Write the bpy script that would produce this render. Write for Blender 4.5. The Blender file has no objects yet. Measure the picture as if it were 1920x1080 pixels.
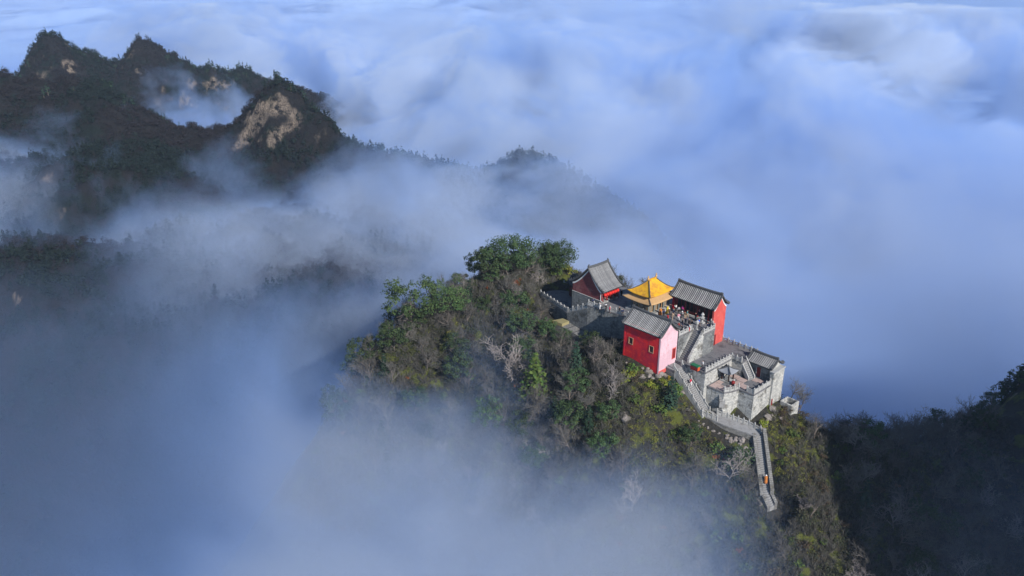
import bpy, bmesh, math, random
import numpy as np
from mathutils import Vector, Matrix, Euler

S = bpy.context.scene
COL = S.collection
random.seed(7)
R = math.radians

# ------------------------------------------------------------------ camera
CAM_H, F_PX, PITCH = 75.0, 1500.0, R(22)
cd = bpy.data.cameras.new("camera"); cam = bpy.data.objects.new("camera", cd); COL.objects.link(cam)
cam.location = (0, 0, CAM_H); cam.rotation_euler = (math.pi/2 - PITCH, 0, 0)
cd.sensor_width = 36; cd.lens = 36*F_PX/1920; cd.clip_start = 0.5; cd.clip_end = 20000
S.camera = cam
# ------------------------------------------------------------------ light
SUN_EL = R(31); SUN_DIR = Vector((0.530, -0.848, 0)).normalized()
w = bpy.data.worlds.new("World"); S.world = w; w.use_nodes = True
nt = w.node_tree; nt.nodes.clear()
sky = nt.nodes.new("ShaderNodeTexSky"); sky.sky_type = 'NISHITA'; sky.sun_disc = False
sky.sun_elevation = SUN_EL; sky.sun_rotation = math.atan2(SUN_DIR.x, SUN_DIR.y)
sky.altitude = 1500; sky.air_density = 1.3; sky.dust_density = 0.6; sky.ozone_density = 5.0
bg = nt.nodes.new("ShaderNodeBackground"); bg.inputs[1].default_value = 0.10
wo = nt.nodes.new("ShaderNodeOutputWorld")
nt.links.new(sky.outputs[0], bg.inputs[0]); nt.links.new(bg.outputs[0], wo.inputs[0])
sl = bpy.data.lights.new("sun", 'SUN'); sl.energy = 5.0; sl.angle = R(0.5); sl.color = (1.0, 0.95, 0.89)
sun = bpy.data.objects.new("sun", sl); COL.objects.link(sun)
sv = Vector((SUN_DIR.x*math.cos(SUN_EL), SUN_DIR.y*math.cos(SUN_EL), math.sin(SUN_EL)))
sun.rotation_euler = (-sv).to_track_quat('-Z', 'Y').to_euler(); sun.location = (120, -40, 150)
# ------------------------------------------------------------------ exposure, render
vs = S.view_settings; vs.view_transform = 'Standard'; vs.look = 'None'; vs.gamma = 1.0; vs.use_curve_mapping = False
vs.exposure = 0.35
cy = S.cycles
cy.max_bounces = 6; cy.diffuse_bounces = 2; cy.glossy_bounces = 2; cy.transmission_bounces = 2
cy.transparent_max_bounces = 8; cy.volume_bounces = 3
cy.volume_step_rate = 1.0; cy.volume_max_steps = 256
cy.use_denoising = True; cy.caustics_reflective = False; cy.caustics_refractive = False
try: cy.denoiser = 'OPENIMAGEDENOISE'
except Exception: pass

# ------------------------------------------------------------------ helpers
_c, _s = math.cos(PITCH), math.sin(PITCH)
def on_ray(px, py, Y):
    """world point at distance Y seen at photograph position px, py"""
    x = (px-960)/F_PX; y = -(py-540)/F_PX
    d = np.array([x, _c+y*_s, -_s+y*_c]); t = Y/d[1]
    return (d[0]*t, Y, CAM_H + d[2]*t)
def on_level(px, py, z):
    x = (px-960)/F_PX; y = -(py-540)/F_PX
    d = np.array([x, _c+y*_s, -_s+y*_c]); t = (z-CAM_H)/d[2]
    return (d[0]*t, d[1]*t, z)
YAW = R(-48); O = (33.0, 168.0)          # the temple's own axes: u along the ridges, v towards the back
UX, UY = math.cos(YAW), math.sin(YAW); VX, VY = -UY, UX
def W(u, v, z=0.0): return (O[0]+u*UX+v*VX, O[1]+u*UY+v*VY, z)
def UV(x, y):
    dx, dy = x-O[0], y-O[1]
    return dx*UX+dy*UY, dx*VX+dy*VY

def _hash(ix, iy, seed):
    h = (ix.astype(np.int64)*374761393 + iy.astype(np.int64)*668265263 + seed*974711) & 0x7fffffff
    h = ((h ^ (h >> 13))*1274126177) & 0x7fffffff
    return ((h ^ (h >> 16)) & 0xffff)/65535.0
def vnoise(x, y, seed=0):
    ix = np.floor(x); iy = np.floor(y); fx = x-ix; fy = y-iy
    fx = fx*fx*fx*(fx*(fx*6-15)+10); fy = fy*fy*fy*(fy*(fy*6-15)+10)
    a = _hash(ix, iy, seed); b = _hash(ix+1, iy, seed); c = _hash(ix, iy+1, seed); d = _hash(ix+1, iy+1, seed)
    return (a*(1-fx)+b*fx)*(1-fy)+(c*(1-fx)+d*fx)*fy
def fbm(x, y, seed=0, octaves=4, ridged=False):
    s = 0; a = 0.5; tot = 0
    for k in range(octaves):
        n = vnoise(x, y, seed+k*17)*2-1
        if ridged: n = 1-2*np.abs(n)
        s = s+a*n; tot += a; a *= 0.5
        x, y = 1.63*x+1.17*y+11.3, -1.17*x+1.63*y+5.7
    return s/tot
def tps(pts):
    P = np.array(pts, float); xy = P[:, :2]/100.0; n = len(P)
    d2 = ((xy[:, None]-xy[None])**2).sum(2)
    K = np.where(d2 > 0, d2*np.log(np.maximum(d2, 1e-12))*0.5, 0)+np.eye(n)*0.002
    Q = np.hstack([np.ones((n, 1)), xy])
    A = np.block([[K, Q], [Q.T, np.zeros((3, 3))]])
    sol = np.linalg.solve(A, np.concatenate([P[:, 2], np.zeros(3)]))
    def f(x, y):
        sh = np.shape(x); q = np.stack([np.ravel(x), np.ravel(y)], 1)/100.0
        out = np.empty(len(q))
        for i in range(0, len(q), 20000):
            b = q[i:i+20000]; e = ((b[:, None]-xy[None])**2).sum(2)
            out[i:i+20000] = np.where(e > 0, e*np.log(np.maximum(e, 1e-12))*0.5, 0)@sol[:n]+sol[n]+b@sol[n+1:]
        return out.reshape(sh)
    return f
def sstep(x, a, b):
    t = np.clip((x-a)/(b-a), 0, 1); return t*t*(3-2*t)

def mesh_np(name, verts, faces, mat=None, smooth=False):
    """faces: (n,3) or (n,4) int array"""
    m = bpy.data.meshes.new(name); v = np.asarray(verts, np.float32); f = np.asarray(faces, np.int32)
    m.vertices.add(len(v)); m.vertices.foreach_set("co", v.ravel())
    k = f.shape[1]; m.loops.add(f.size); m.loops.foreach_set("vertex_index", f.ravel())
    m.polygons.add(len(f)); m.polygons.foreach_set("loop_start", np.arange(0, f.size, k, dtype=np.int32))
    m.polygons.foreach_set("loop_total", np.full(len(f), k, np.int32))
    if smooth: m.polygons.foreach_set("use_smooth", np.ones(len(f), bool))
    m.update(calc_edges=True)
    if mat: m.materials.append(mat)
    return m
def grid_faces(nx, ny):
    i = np.arange(ny-1)[:, None]*nx+np.arange(nx-1)[None]
    return np.stack([i, i+1, i+nx+1, i+nx], -1).reshape(-1, 4)
def link(name, mesh, parent=None, loc=None, rz=None):
    o = bpy.data.objects.new(name, mesh); COL.objects.link(o)
    if parent: o.parent = parent
    if loc: o.location = loc
    if rz is not None: o.rotation_euler = (0, 0, rz)
    return o
def tag(o, label=None, cat=None, group=None, kind=None):
    if label: o['label'] = label
    if cat: o['category'] = cat
    if group: o['group'] = group
    if kind: o['kind'] = kind
    return o
def thing(name, label, cat, loc=(0, 0, 0), rz=0.0, group=None):
    return tag(link(name, None, None, loc, rz), label, cat, group)

# ------------------------------------------------------------------ node helper
class NT:
    def __init__(s, name):
        s.m = bpy.data.materials.new(name); s.m.use_nodes = True; s.t = s.m.node_tree; s.t.nodes.clear()
        s.out = s.t.nodes.new("ShaderNodeOutputMaterial")
    def n(s, typ, **kw):
        x = s.t.nodes.new("ShaderNode"+typ)
        for k, v in kw.items(): setattr(x, k, v)
        return x
    def put(s, sock, v):
        if isinstance(v, bpy.types.NodeSocket): s.t.links.new(v, sock)
        elif v is not None:
            if sock.type == 'RGBA' and len(v) == 3: v = (*v, 1)
            sock.default_value = v
    def math(s, op, a, b=None, c=None, clamp=False):
        x = s.n("Math", operation=op, use_clamp=clamp)
        for i, v in enumerate((a, b, c)):
            if v is not None: s.put(x.inputs[i], v)
        return x.outputs[0]
    def ramp(s, v, a, b, lo=0.0, hi=1.0, smooth=True):
        x = s.n("MapRange", interpolation_type='SMOOTHSTEP' if smooth else 'LINEAR')
        s.put(x.inputs['Value'], v)
        for k, q in (('From Min', a), ('From Max', b), ('To Min', lo), ('To Max', hi)): s.put(x.inputs[k], q)
        return x.outputs[0]
    def pos(s, which='Object'): return s.n("TexCoord").outputs[which]
    def scaled(s, v, sc):
        x = s.n("Mapping"); s.put(x.inputs[0], v); x.inputs['Scale'].default_value = sc if hasattr(sc, '__len__') else (sc,)*3
        return x.outputs[0]
    def noise(s, v, scale, detail=3.0, rough=0.55, dist=0.0):
        x = s.n("TexNoise"); s.put(x.inputs['Vector'], v); x.inputs['Scale'].default_value = scale
        x.inputs['Detail'].default_value = detail; x.inputs['Roughness'].default_value = rough; x.inputs['Distortion'].default_value = dist
        return x.outputs[0]
    def mix(s, f, a, b, mode='MIX'):
        x = s.n("Mix", data_type='RGBA', blend_type=mode); s.put(x.inputs[0], f); s.put(x.inputs[6], a); s.put(x.inputs[7], b)
        return x.outputs[2]
    def bump(s, h, strength=0.4, dist=0.1):
        x = s.n("Bump"); s.put(x.inputs['Height'], h); x.inputs['Strength'].default_value = strength; x.inputs['Distance'].default_value = dist
        return x.outputs[0]
    def surf(s, col, rough=0.9, normal=None, spec=0.2, metal=0.0, sss=None):
        p = s.n("BsdfPrincipled"); s.put(p.inputs['Base Color'], col); s.put(p.inputs['Roughness'], rough)
        s.put(p.inputs['Specular IOR Level'], spec); s.put(p.inputs['Metallic'], metal)
        if normal: s.put(p.inputs['Normal'], normal)
        s.t.links.new(p.outputs[0], s.out.inputs['Surface']); return s.m

def mat_stone(name, a, b, scale=1.5, bump=0.5, dirt=(0.10, 0.10, 0.095), blocks=None):
    k = NT(name); p = k.pos()
    c = k.mix(k.noise(p, scale, 5, 0.65), a, b)
    c = k.mix(k.ramp(k.noise(p, 0.45, 4, 0.7), 0.50, 0.66), c, dirt)
    c = k.mix(k.math('MULTIPLY', k.ramp(k.noise(k.scaled(p, (2.2, 2.2, 0.25)), 1.0, 4, 0.7), 0.5, 0.7), 0.6), c, tuple(x*0.6 for x in dirt))
    h = k.noise(p, scale*5, 4, 0.7)
    if blocks:
        bx = k.n("TexBrick"); bx.inputs['Scale'].default_value = 1.0
        cu = k.n("SeparateXYZ"); k.put(cu.inputs[0], p); cb = k.n("CombineXYZ")
        k.put(cb.inputs[0], k.math('ADD', cu.outputs[0], cu.outputs[1])); k.put(cb.inputs[1], cu.outputs[2])
        k.put(bx.inputs['Vector'], cb.outputs[0]); bx.inputs['Brick Width'].default_value = blocks[0]; bx.inputs['Row Height'].default_value = blocks[1]
        bx.inputs['Mortar Size'].default_value = 0.025; bx.inputs['Bias'].default_value = 0.0
        bx.inputs['Color1'].default_value = (0.70, 0.70, 0.71, 1); bx.inputs['Color2'].default_value = (1.18, 1.15, 1.1, 1); bx.inputs['Mortar'].default_value = (0.32, 0.32, 0.32, 1)
        c = k.mix(0.85, c, bx.outputs['Color'], 'MULTIPLY')
        h = k.math('ADD', h, k.math('MULTIPLY', bx.outputs['Fac'], -1.0))
    return k.surf(c, 0.92, k.bump(h, bump, 0.06))
def mat_plain(name, a, b=None, scale=2.0, rough=0.85, bump=0.2, spec=0.2, metal=0.0, rand=0.0):
    k = NT(name); p = k.pos(); b = b or tuple(x*0.7 for x in a)
    c = k.mix(k.noise(p, scale, 4, 0.65), a, b)
    if rand:
        oi = k.n("ObjectInfo"); hsv = k.n("HueSaturation"); k.put(hsv.inputs['Color'], c)
        k.put(hsv.inputs['Value'], k.ramp(oi.outputs['Random'], 0, 1, 1-rand, 1+rand, False)); c = hsv.outputs[0]
    return k.surf(c, rough, k.bump(k.noise(p, scale*6, 3, 0.6), bump, 0.03), spec, metal)
# ================================================================== terrain
def mat_ground(name, rock_a, rock_b, soil_a, soil_b, green, n0=0.50, n1=0.72, sc=0.12, green_amt=(0.5, 0.62)):
    k = NT(name); p = k.pos()
    zp = k.n("SeparateXYZ"); k.put(zp.inputs[0], p); zz = zp.outputs[2]
    g = k.n("NewGeometry"); sx = k.n("SeparateXYZ"); k.put(sx.inputs[0], g.outputs['Normal'])
    big = k.noise(p, sc, 5, 0.65); fine = k.noise(p, sc*9, 5, 0.7)
    stret = k.noise(k.scaled(p, (sc*4, sc*4, sc*1.2)), 1.0, 5, 0.7, 0.6)
    soil = k.mix(k.ramp(fine, 0.35, 0.65), soil_a, soil_b)
    soil = k.mix(k.ramp(k.noise(p, sc*1.7, 4, 0.6), *green_amt), soil, green)
    rock = k.mix(k.ramp(stret, 0.35, 0.68), rock_a, rock_b)
    seam = k.noise(k.scaled(p, (sc*7, sc*7, sc*2.0)), 1.0, 6, 0.75, 1.5)
    seam = k.math('ABSOLUTE', k.math('SUBTRACT', seam, 0.5))
    rock = k.mix(k.ramp(seam, 0.0, 0.045, 0.9, 0), rock, tuple(x*0.35 for x in rock_b))
    rock = k.mix(k.ramp(k.noise(p, sc*5, 5, 0.75), 0.5, 0.62), rock, soil_b)
    steep = k.math('ADD', sx.outputs[2], k.math('MULTIPLY', k.math('SUBTRACT', big, 0.5), 0.9))
    c = k.mix(k.math('MAXIMUM', k.ramp(steep, n0, n1), k.ramp(zz, -28.0, -42.0)), rock, soil)
    h = k.math('ADD', k.math('MULTIPLY', fine, 1.0), stret)
    return k.surf(c, 0.95, k.bump(h, 0.9, 1.0/ (sc*12)), 0.1)
M_GROUND = mat_ground("peak ground", (0.30, 0.27, 0.235), (0.17, 0.155, 0.145), (0.040, 0.036, 0.030), (0.025, 0.025, 0.022), (0.075, 0.085, 0.020), 0.34, 0.5, 0.16)
M_RANGE = mat_ground("range ground", (0.205, 0.165, 0.13), (0.11, 0.092, 0.08), (0.016, 0.015, 0.016), (0.011, 0.012, 0.014), (0.009, 0.014, 0.013), 0.36, 0.50, 0.035)

near_pts = []
def g(px, py, Y): near_pts.append(on_ray(px, py, Y))
def gl(u, v, z): near_pts.append(W(u, v, z))
# below the courts, along the feet of the retaining walls
for a in ((-4, 3, -4), (5, 3, -6), (5, 9, -6.5), (11, 7, -8), (12, 3, -8), (-14, 0, -3.5), (-20, 0, -5), (5, -8, -5.6), (0, -12, -6.2), (5, -12.3, -6.9), (10.5, -12.2, -7.6), (-6.5, -7.2, -7.0),
          (-12, -8.2, -8.6), (-20, -11.5, -11.0), (-26, -7.6, -9.0), (-31, -5.8, -7.5), (-36.5, -3, -4.6), (-28, 2, -6), (-37, 4, -3.5), (16, 3, -7.5), (22, 4, -11.5), (12, -8.6, -8.2), (16, -9, -11.6), (20.5, -8.8, -15.3),
          (24, -5.5, -16.0), (29, -2.5, -17), (28.5, 3, -15.6), (28.5, 8, -15), (30, 12, -15.3), (24, 13.5, -14), (16, 13, -11), (8, 15.5, -9), (0, 15, -7), (-9, 12, -5), (-17, 9, -3.0), (-24, 9, -4.0), (-31, 9.5, -3.0),
          (5, 26, -34), (-10, 24, -26), (18, 24, -34), (30, 22, -33), (-24, 24, -18)): gl(*a)
for a in ((1040, 503, 201), (985, 507, 199), (920, 520, 194), (860, 556, 188), (800, 600, 181), (745, 640, 175), (700, 688, 170), (655, 755, 164), (600, 850, 156), (540, 960, 147)): g(*a)
for a in ((1040, 503, 201), (960, 500, 198), (860, 556, 188), (745, 640, 175), (655, 755, 164)):
    x, y, z = on_ray(*a); near_pts.append((x-8, y+16, z-15)); near_pts.append((x-22, y+45, z-62))
for a in ((990, 560, 187), (930, 600, 181), (850, 650, 173), (1000, 640, 172), (900, 700, 167), (1000, 720, 160), (1090, 700, 157.5), (800, 720, 166), (760, 800, 160), (850, 800, 158.5), (950, 800, 153), (1050, 800, 148),
          (1150, 760, 148), (1150, 800, 144.5), (1200, 740, 149), (1250, 770, 147), (1100, 900, 138), (1000, 900, 143), (900, 900, 149), (800, 900, 153), (1200, 850, 141), (1250, 900, 137), (1300, 850, 140),
          (1350, 900, 136), (1400, 865, 139), (1400, 960, 131.5), (1300, 980, 131.5), (1200, 1000, 130), (1100, 1000, 131), (1000, 1000, 136), (900, 1000, 142), (1000, 1080, 130), (1200, 1080, 125), (1350, 1080, 123), (1480, 1080, 122),
          (1445, 921, 134.6), (1475, 860, 140), (1480, 960, 131.2), (1425, 840, 141)): g(*a)
# right flank, the dark saddle, the mountain beyond it, unseen ground raised to shade the saddle
for a in ((1490, 800, 150), (1530, 815, 149), (1575, 838, 148), (1640, 846, 149), (1720, 842, 152), (1790, 838, 155), (1850, 795, 160), (1920, 735, 166), (1530, 900, 140), (1600, 930, 139), (1600, 1080, 124), (1700, 930, 140), (1700, 1080, 124), (1800, 930, 144),
          (1800, 1080, 128), (1910, 930, 146), (1910, 1080, 126)): g(*a)
for a in ((1575, 838, 148), (1640, 846, 149), (1720, 842, 152), (1790, 838, 155)):
    x, y, z = on_ray(*a); near_pts.append((x+6, y+18, z-16)); near_pts.append((x+12, y+50, z-60))
near_pts += [(132, 172, -6), (165, 160, -12), (200, 125, -5), (240, 110, -5), (128, 128, -4), (149, 87, 28), (132, 51, 48), (160, 68, 55), (200, 40, 55), (108, 60, -10), (107, 95, -26), (140, 20, 30), (130, 200, -88), (150, 235, -118), (220, 235, -120), (200, 185, -70), (262, 185, -60), (265, 268, -125), (180, 268, -124), (120, 60, -60), (60, 60, -95), (0, 70, -95), (-60, 80, -105),
             (-110, 140, -110), (-110, 220, -115), (-50, 260, -110), (30, 265, -110), (110, 260, -95), (-60, 190, -75)]
f_near = tps(near_pts)
def near_z(x, y):
    x = np.asarray(x, float); y = np.asarray(y, float)
    u, v = UV(x, y)
    away = sstep(np.maximum(np.maximum(-34-u, u-30), np.maximum(-15-v, v-14)), -1, 8)
    z = f_near(x, y)+fbm(x/14, y/14, 3, 5)*(0.25+1.7*away)+fbm(x/6.0, y/6.0, 9, 3, True)*(0.15+0.75*away)
    # the last stair lies in a cutting along the ridge
    for (ax, ay, az), (bx, by, bz), wd in FLIGHTS:
        dx, dy = bx-ax, by-ay; L2 = dx*dx+dy*dy; t = np.clip(((x-ax)*dx+(y-ay)*dy)/L2, -0.1, 1.05)
        dist = np.hypot(x-ax-t*dx, y-ay-t*dy); lim = az+(bz-az)*np.clip(t, 0, 1)-0.9+np.maximum(dist-wd, 0)*1.3
        z = np.minimum(z, lim); z = np.maximum(z, az+(bz-az)*t-1.6-np.maximum(dist-wd, 0)*1.6)
    return z
FLIGHTS = [((51.6, 143.4, -16.0), (51.9, 135.2, -25.3), 1.9), ((52.0, 135.1, -25.3), (53.8, 131.8, -29.2), 1.6), ((44.0, 150.0, -14.6), (51.6, 144.0, -16.2), 0.5)]
nx, ny = 430, 320
gx, gy = np.meshgrid(np.concatenate([np.linspace(-120, -45, 50), np.linspace(-44.5, 115, 300), np.linspace(116, 270, 80)]), np.concatenate([np.linspace(12, 105, 60), np.linspace(105.6, 215, 210), np.linspace(216, 270, 50)]))
gz = near_z(gx, gy)
V3 = np.stack([gx, gy, gz], -1).reshape(-1, 3)
tag(link("temple_peak", mesh_np("temple_peak", V3, grid_faces(nx, ny), M_GROUND, True)), kind='structure')

far_pts = []
def h(px, py, Y, dz=0.0):
    x, y, z = on_ray(px, py, Y); far_pts.append((x, y, z+dz))
back_ridge = [(-60, 205, 640), (20, 165, 640), (62, 120, 640), (92, 82, 640), (122, 100, 640), (140, 125, 643), (180, 124, 650), (232, 136, 655), (248, 92, 660), (285, 92, 660), (310, 112, 660), (345, 128, 665), (385, 146, 672), (430, 158, 685), (470, 152, 695), (520, 158, 705), (560, 166, 710), (620, 195, 720), (760, 240, 740)]
front_ridge = [(-120, 220, 470), (0, 195, 460), (80, 170, 455), (150, 172, 450), (215, 195, 446), (290, 218, 442), (345, 250, 434), (400, 272, 426), (450, 266, 420), (478, 228, 416), (515, 198, 414), (545, 210, 414), (580, 240, 412), (620, 262, 408), (660, 280, 403), (690, 290, 399), (740, 314, 393), (800, 328, 388), (870, 332, 384), (930, 328, 382), (985, 304, 380), (1030, 322, 378), (1085, 344, 376), (1120, 356, 374), (1200, 400, 372)]
for a in back_ridge: h(*a)
for a in back_ridge[::2]:
    x, y, z = on_ray(*a); far_pts += [(x, y+60, z-60), (x+15, y-55, z-58)]
for a in front_ridge: h(*a)
for a in front_ridge[::2]:
    x, y, z = on_ray(*a); far_pts += [(x+14, y+50, z-50)]
for a in ((20, 300, 390), (120, 260, 410), (200, 300, 395), (300, 310, 390), (400, 330, 385), (60, 360, 350), (200, 370, 350), (330, 370, 355), (480, 290, 402), (500, 330, 385), (600, 330, 385), (560, 380, 365), (690, 350, 372), (780, 370, 365), (880, 370, 362), (1000, 365, 362), (1090, 375, 362),
          (40, 430, 310), (200, 430, 315), (400, 420, 330), (440, 478, 290), (480, 488, 286), (520, 500, 283), (560, 503, 281), (500, 560, 264), (470, 610, 254), (560, 640, 246), (350, 560, 268), (300, 480, 292), (150, 520, 275), (0, 520, 268),
          (100, 640, 250), (300, 680, 246), (100, 780, 232), (300, 850, 226), (0, 900, 215), (250, 980, 210), (450, 800, 228), (450, 1000, 208)): h(*a)
far_pts += [(-180, 150, -112), (-60, 200, -118), (60, 290, -118), (-350, 150, -60), (-420, 300, -20), (-460, 480, 20), (-400, 720, -30), (-100, 830, -110), (150, 700, -120), (140, 450, -110), (-250, 860, -90), (-200, 560, -66), (-60, 560, -80)]
f_far = tps(far_pts)
def far_z(x, y):
    wx, wy = x+fbm(x/30, y/30, 91, 3)*9, y+fbm(x/30, y/30, 95, 3)*9
    r = fbm(wx/62, wy/62, 33, 5, True); z = f_far(x, y)+(fbm(wx/45, wy/45, 21, 5)*8+r*12+fbm(wx/19, wy/19, 37, 4, True)*5.5)*(1-0.6*sstep(x, -100, -45))
    return z
nx, ny = 420, 420
gx, gy = np.meshgrid(np.linspace(-480, 170, nx), np.linspace(140, 800, ny))
gz = far_z(gx, gy)
V3 = np.stack([gx, gy, gz], -1).reshape(-1, 3)
tag(link("mountain_range", mesh_np("mountain_range", V3, grid_faces(nx, ny), M_RANGE, True)), kind='structure')
# valley floor, one sheet to the horizon
ys = np.concatenate([np.linspace(-300, 900, 40), np.geomspace(950, 14000, 30)]); xs = np.concatenate([-np.geomspace(9000, 320, 24), np.linspace(-300, 300, 20), np.geomspace(320, 9000, 24)])
gx, gy = np.meshgrid(xs, ys); gz = -138+fbm(gx/200, gy/200, 5, 3)*9
tag(link("valley_floor", mesh_np("valley_floor", np.stack([gx, gy, gz], -1).reshape(-1, 3), grid_faces(len(xs), len(ys)), M_RANGE, True)), kind='structure')

# ================================================================== clouds
k = NT("cloud"); M_CLOUD = k.surf((0.34, 0.46, 0.68), 1.0, None, 0.0)
ys = np.concatenate([np.linspace(215, 1400, 300), np.geomspace(1408, 16000, 140)])
xs = np.linspace(-1, 1, 420)
gx = xs[None]*(300+ys[:, None]*0.56); gy = np.repeat(ys[:, None], len(xs), 1)
def cloud_top(x, y):
    far = sstep(y, 350, 1500); sc = 1+far*2.2
    billow = fbm(x/(230*1), y/(300*1), 41, 4)*24+fbm(x/(75*1), y/(95*1), 47, 4, True)*5*(1-far*0.8)+fbm(x/1100, y/1500, 57, 3)*60*far
    hole = np.clip(1.5-np.hypot((x-150)/110, (y-240)/95), 0, 1)*110+sstep(x-0.22*y, -100, 700)*sstep(y, 1300, 2100)*120
    return -84+billow-sstep(-y, -1500, -1050)*110-hole
gz = cloud_top(gx, gy)
tag(link("cloud_sea", mesh_np("cloud_sea", np.stack([gx, gy, gz], -1).reshape(-1, 3), grid_faces(len(xs), len(ys)), M_CLOUD, True)), kind='structure')

def mist_box(name, lo, hi, mat):
    c = [(x, y, z) for z in (lo[2], hi[2]) for y in (lo[1], hi[1]) for x in (lo[0], hi[0])]
    f = [(0, 2, 3, 1), (4, 5, 7, 6), (0, 1, 5, 4), (2, 6, 7, 3), (0, 4, 6, 2), (1, 3, 7, 5)]
    o = link(name, mesh_np(name, c, f, mat)); return tag(o, kind='stuff')
MIST_COL = (0.70, 0.79, 0.945); THIN_COL = (0.42, 0.60, 0.94)
def mist_material(far=False):
    k = NT("far mist" if far else "mist"); p = k.pos(); s = k.n("SeparateXYZ"); k.put(s.inputs[0], p); X, Y, Z = s.outputs
    mul = lambda *a: a[0] if len(a) == 1 else k.math('MULTIPLY', a[0], mul(*a[1:]))
    cen = lambda n, amp: k.math('MULTIPLY', k.math('SUBTRACT', n, 0.5), amp)
    n0 = k.noise(k.scaled(p, (1, 0.8, 1.0)), 0.0032, 2, 0.5, 0.2)
    n1 = k.noise(k.scaled(p, (1, 1, 1.5)), 0.0105, 6, 0.62, 0.5)
    up = k.math('ADD', Z, mul(cen(n1, 1.0), k.ramp(Y, 330.0, 520.0, 140.0, 215.0)))
    if not far: up = k.math('ADD', up, cen(k.noise(k.scaled(p, (1, 1, 1.2)), 0.034, 3, 0.6, 0.5), 34.0))
    # cloud stands higher round and behind the right end of the range and out over the open sea of cloud
    rise = mul(k.ramp(Y, 260.0, 420.0), k.ramp(X, -130.0, 20.0))
    up = k.math('SUBTRACT', up, k.math('ADD', mul(rise, 28.0), mul(k.ramp(Y, 250.0, 500.0), cen(n0, 300.0))))
    up = k.math('ADD', up, mul(k.ramp(X, -150.0, -210.0), k.ramp(Y, 590.0, 650.0), k.ramp(Y, 800.0, 730.0), 26.0))
    # it also laps higher against the front of the peak and under the range on the left
    up = k.math('SUBTRACT', up, mul(k.ramp(X, 50.0, -5.0), k.ramp(Y, 205.0, 165.0), 14.0))
    up = k.math('SUBTRACT', up, mul(k.ramp(X, 20.0, -60.0), k.ramp(Y, 240.0, 300.0), k.ramp(Y, 400.0, 345.0), 15.0))
    prof = k.ramp(up, -14.0, k.ramp(Y, 250.0, 450.0, -44.0, -28.0))
    n3 = k.noise(k.scaled(p, (1, 0.7, 0.6)), 0.0042, 6, 0.62, 0.8)
    prof = mul(prof, k.math('ADD', 1.0, mul(k.ramp(Y, 280.0, 420.0), k.ramp(n3, 0.54, 0.42), -0.93)))
    lee = mul(k.ramp(X, 22.0, 54.0), k.ramp(Y, 205.0, 168.0))
    prof = mul(prof, k.math('SUBTRACT', 1.0, mul(lee, k.ramp(X, 55.0, 95.0, 1.0, 0.87))))
    thin = mul(k.ramp(X, -28.0, -92.0), k.ramp(Y, 285.0, 205.0))
    prof = mul(prof, k.math('SUBTRACT', 1.0, mul(thin, 0.88)))
    prof = mul(prof, k.math('SUBTRACT', 1.0, mul(k.ramp(X, -95.0, -170.0), k.ramp(Y, 330.0, 265.0), 0.8)))
    # openings: behind the saddle on the right, and where the cloud ends far out on the right
    rad = lambda cx, cy_, rx, ry: k.math('SQRT', k.math('ADD', k.math('POWER', k.math('DIVIDE', k.math('SUBTRACT', X, cx), rx), 2.0), k.math('POWER', k.math('DIVIDE', k.math('SUBTRACT', Y, cy_), ry), 2.0)))
    if far: prof = mul(prof, k.math('SUBTRACT', 1.0, mul(k.ramp(k.math('ADD', k.math('SUBTRACT', X, mul(Y, 0.22)), cen(n0, 900.0)), -100.0, 700.0), k.ramp(Y, 1300.0, 2100.0), 0.9)))
    else: prof = mul(prof, k.math('SUBTRACT', 1.0, mul(k.ramp(k.math('ADD', rad(150.0, 238.0, 100.0, 80.0), cen(n1, 1.3)), 1.35, 0.2), 0.78)))
    d = mul(prof, 0.024) if far else mul(prof, k.ramp(Y, 260.0, 480.0, 0.034, 0.09))
    v = k.n("VolumePrincipled"); k.put(v.inputs['Color'], k.mix(k.ramp(prof, 0.25, 0.95), THIN_COL, MIST_COL)); k.put(v.inputs['Density'], d); v.inputs['Anisotropy'].default_value = 0.1
    k.t.links.new(v.outputs[0], k.out.inputs['Volume'])
    k.m.cycles.volume_step_rate = 3.0 if far else 1.0
    return k.m
mist_box("cloud_mist", (-620, 60, -135), (620, 1000, 34), mist_material())
mist_box("cloud_mist", (-4500, 1000.5, -135), (4500, 9000, 34), mist_material(True))

k = NT("haze"); v = k.n("VolumePrincipled"); v.inputs['Color'].default_value = (0.62, 0.78, 1.0, 1); v.inputs['Density'].default_value = 0.00009; k.t.links.new(v.outputs[0], k.out.inputs['Volume'])
mist_box("haze", (-9600, -400, -190), (9600, 16500, 110), k.m)
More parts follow.
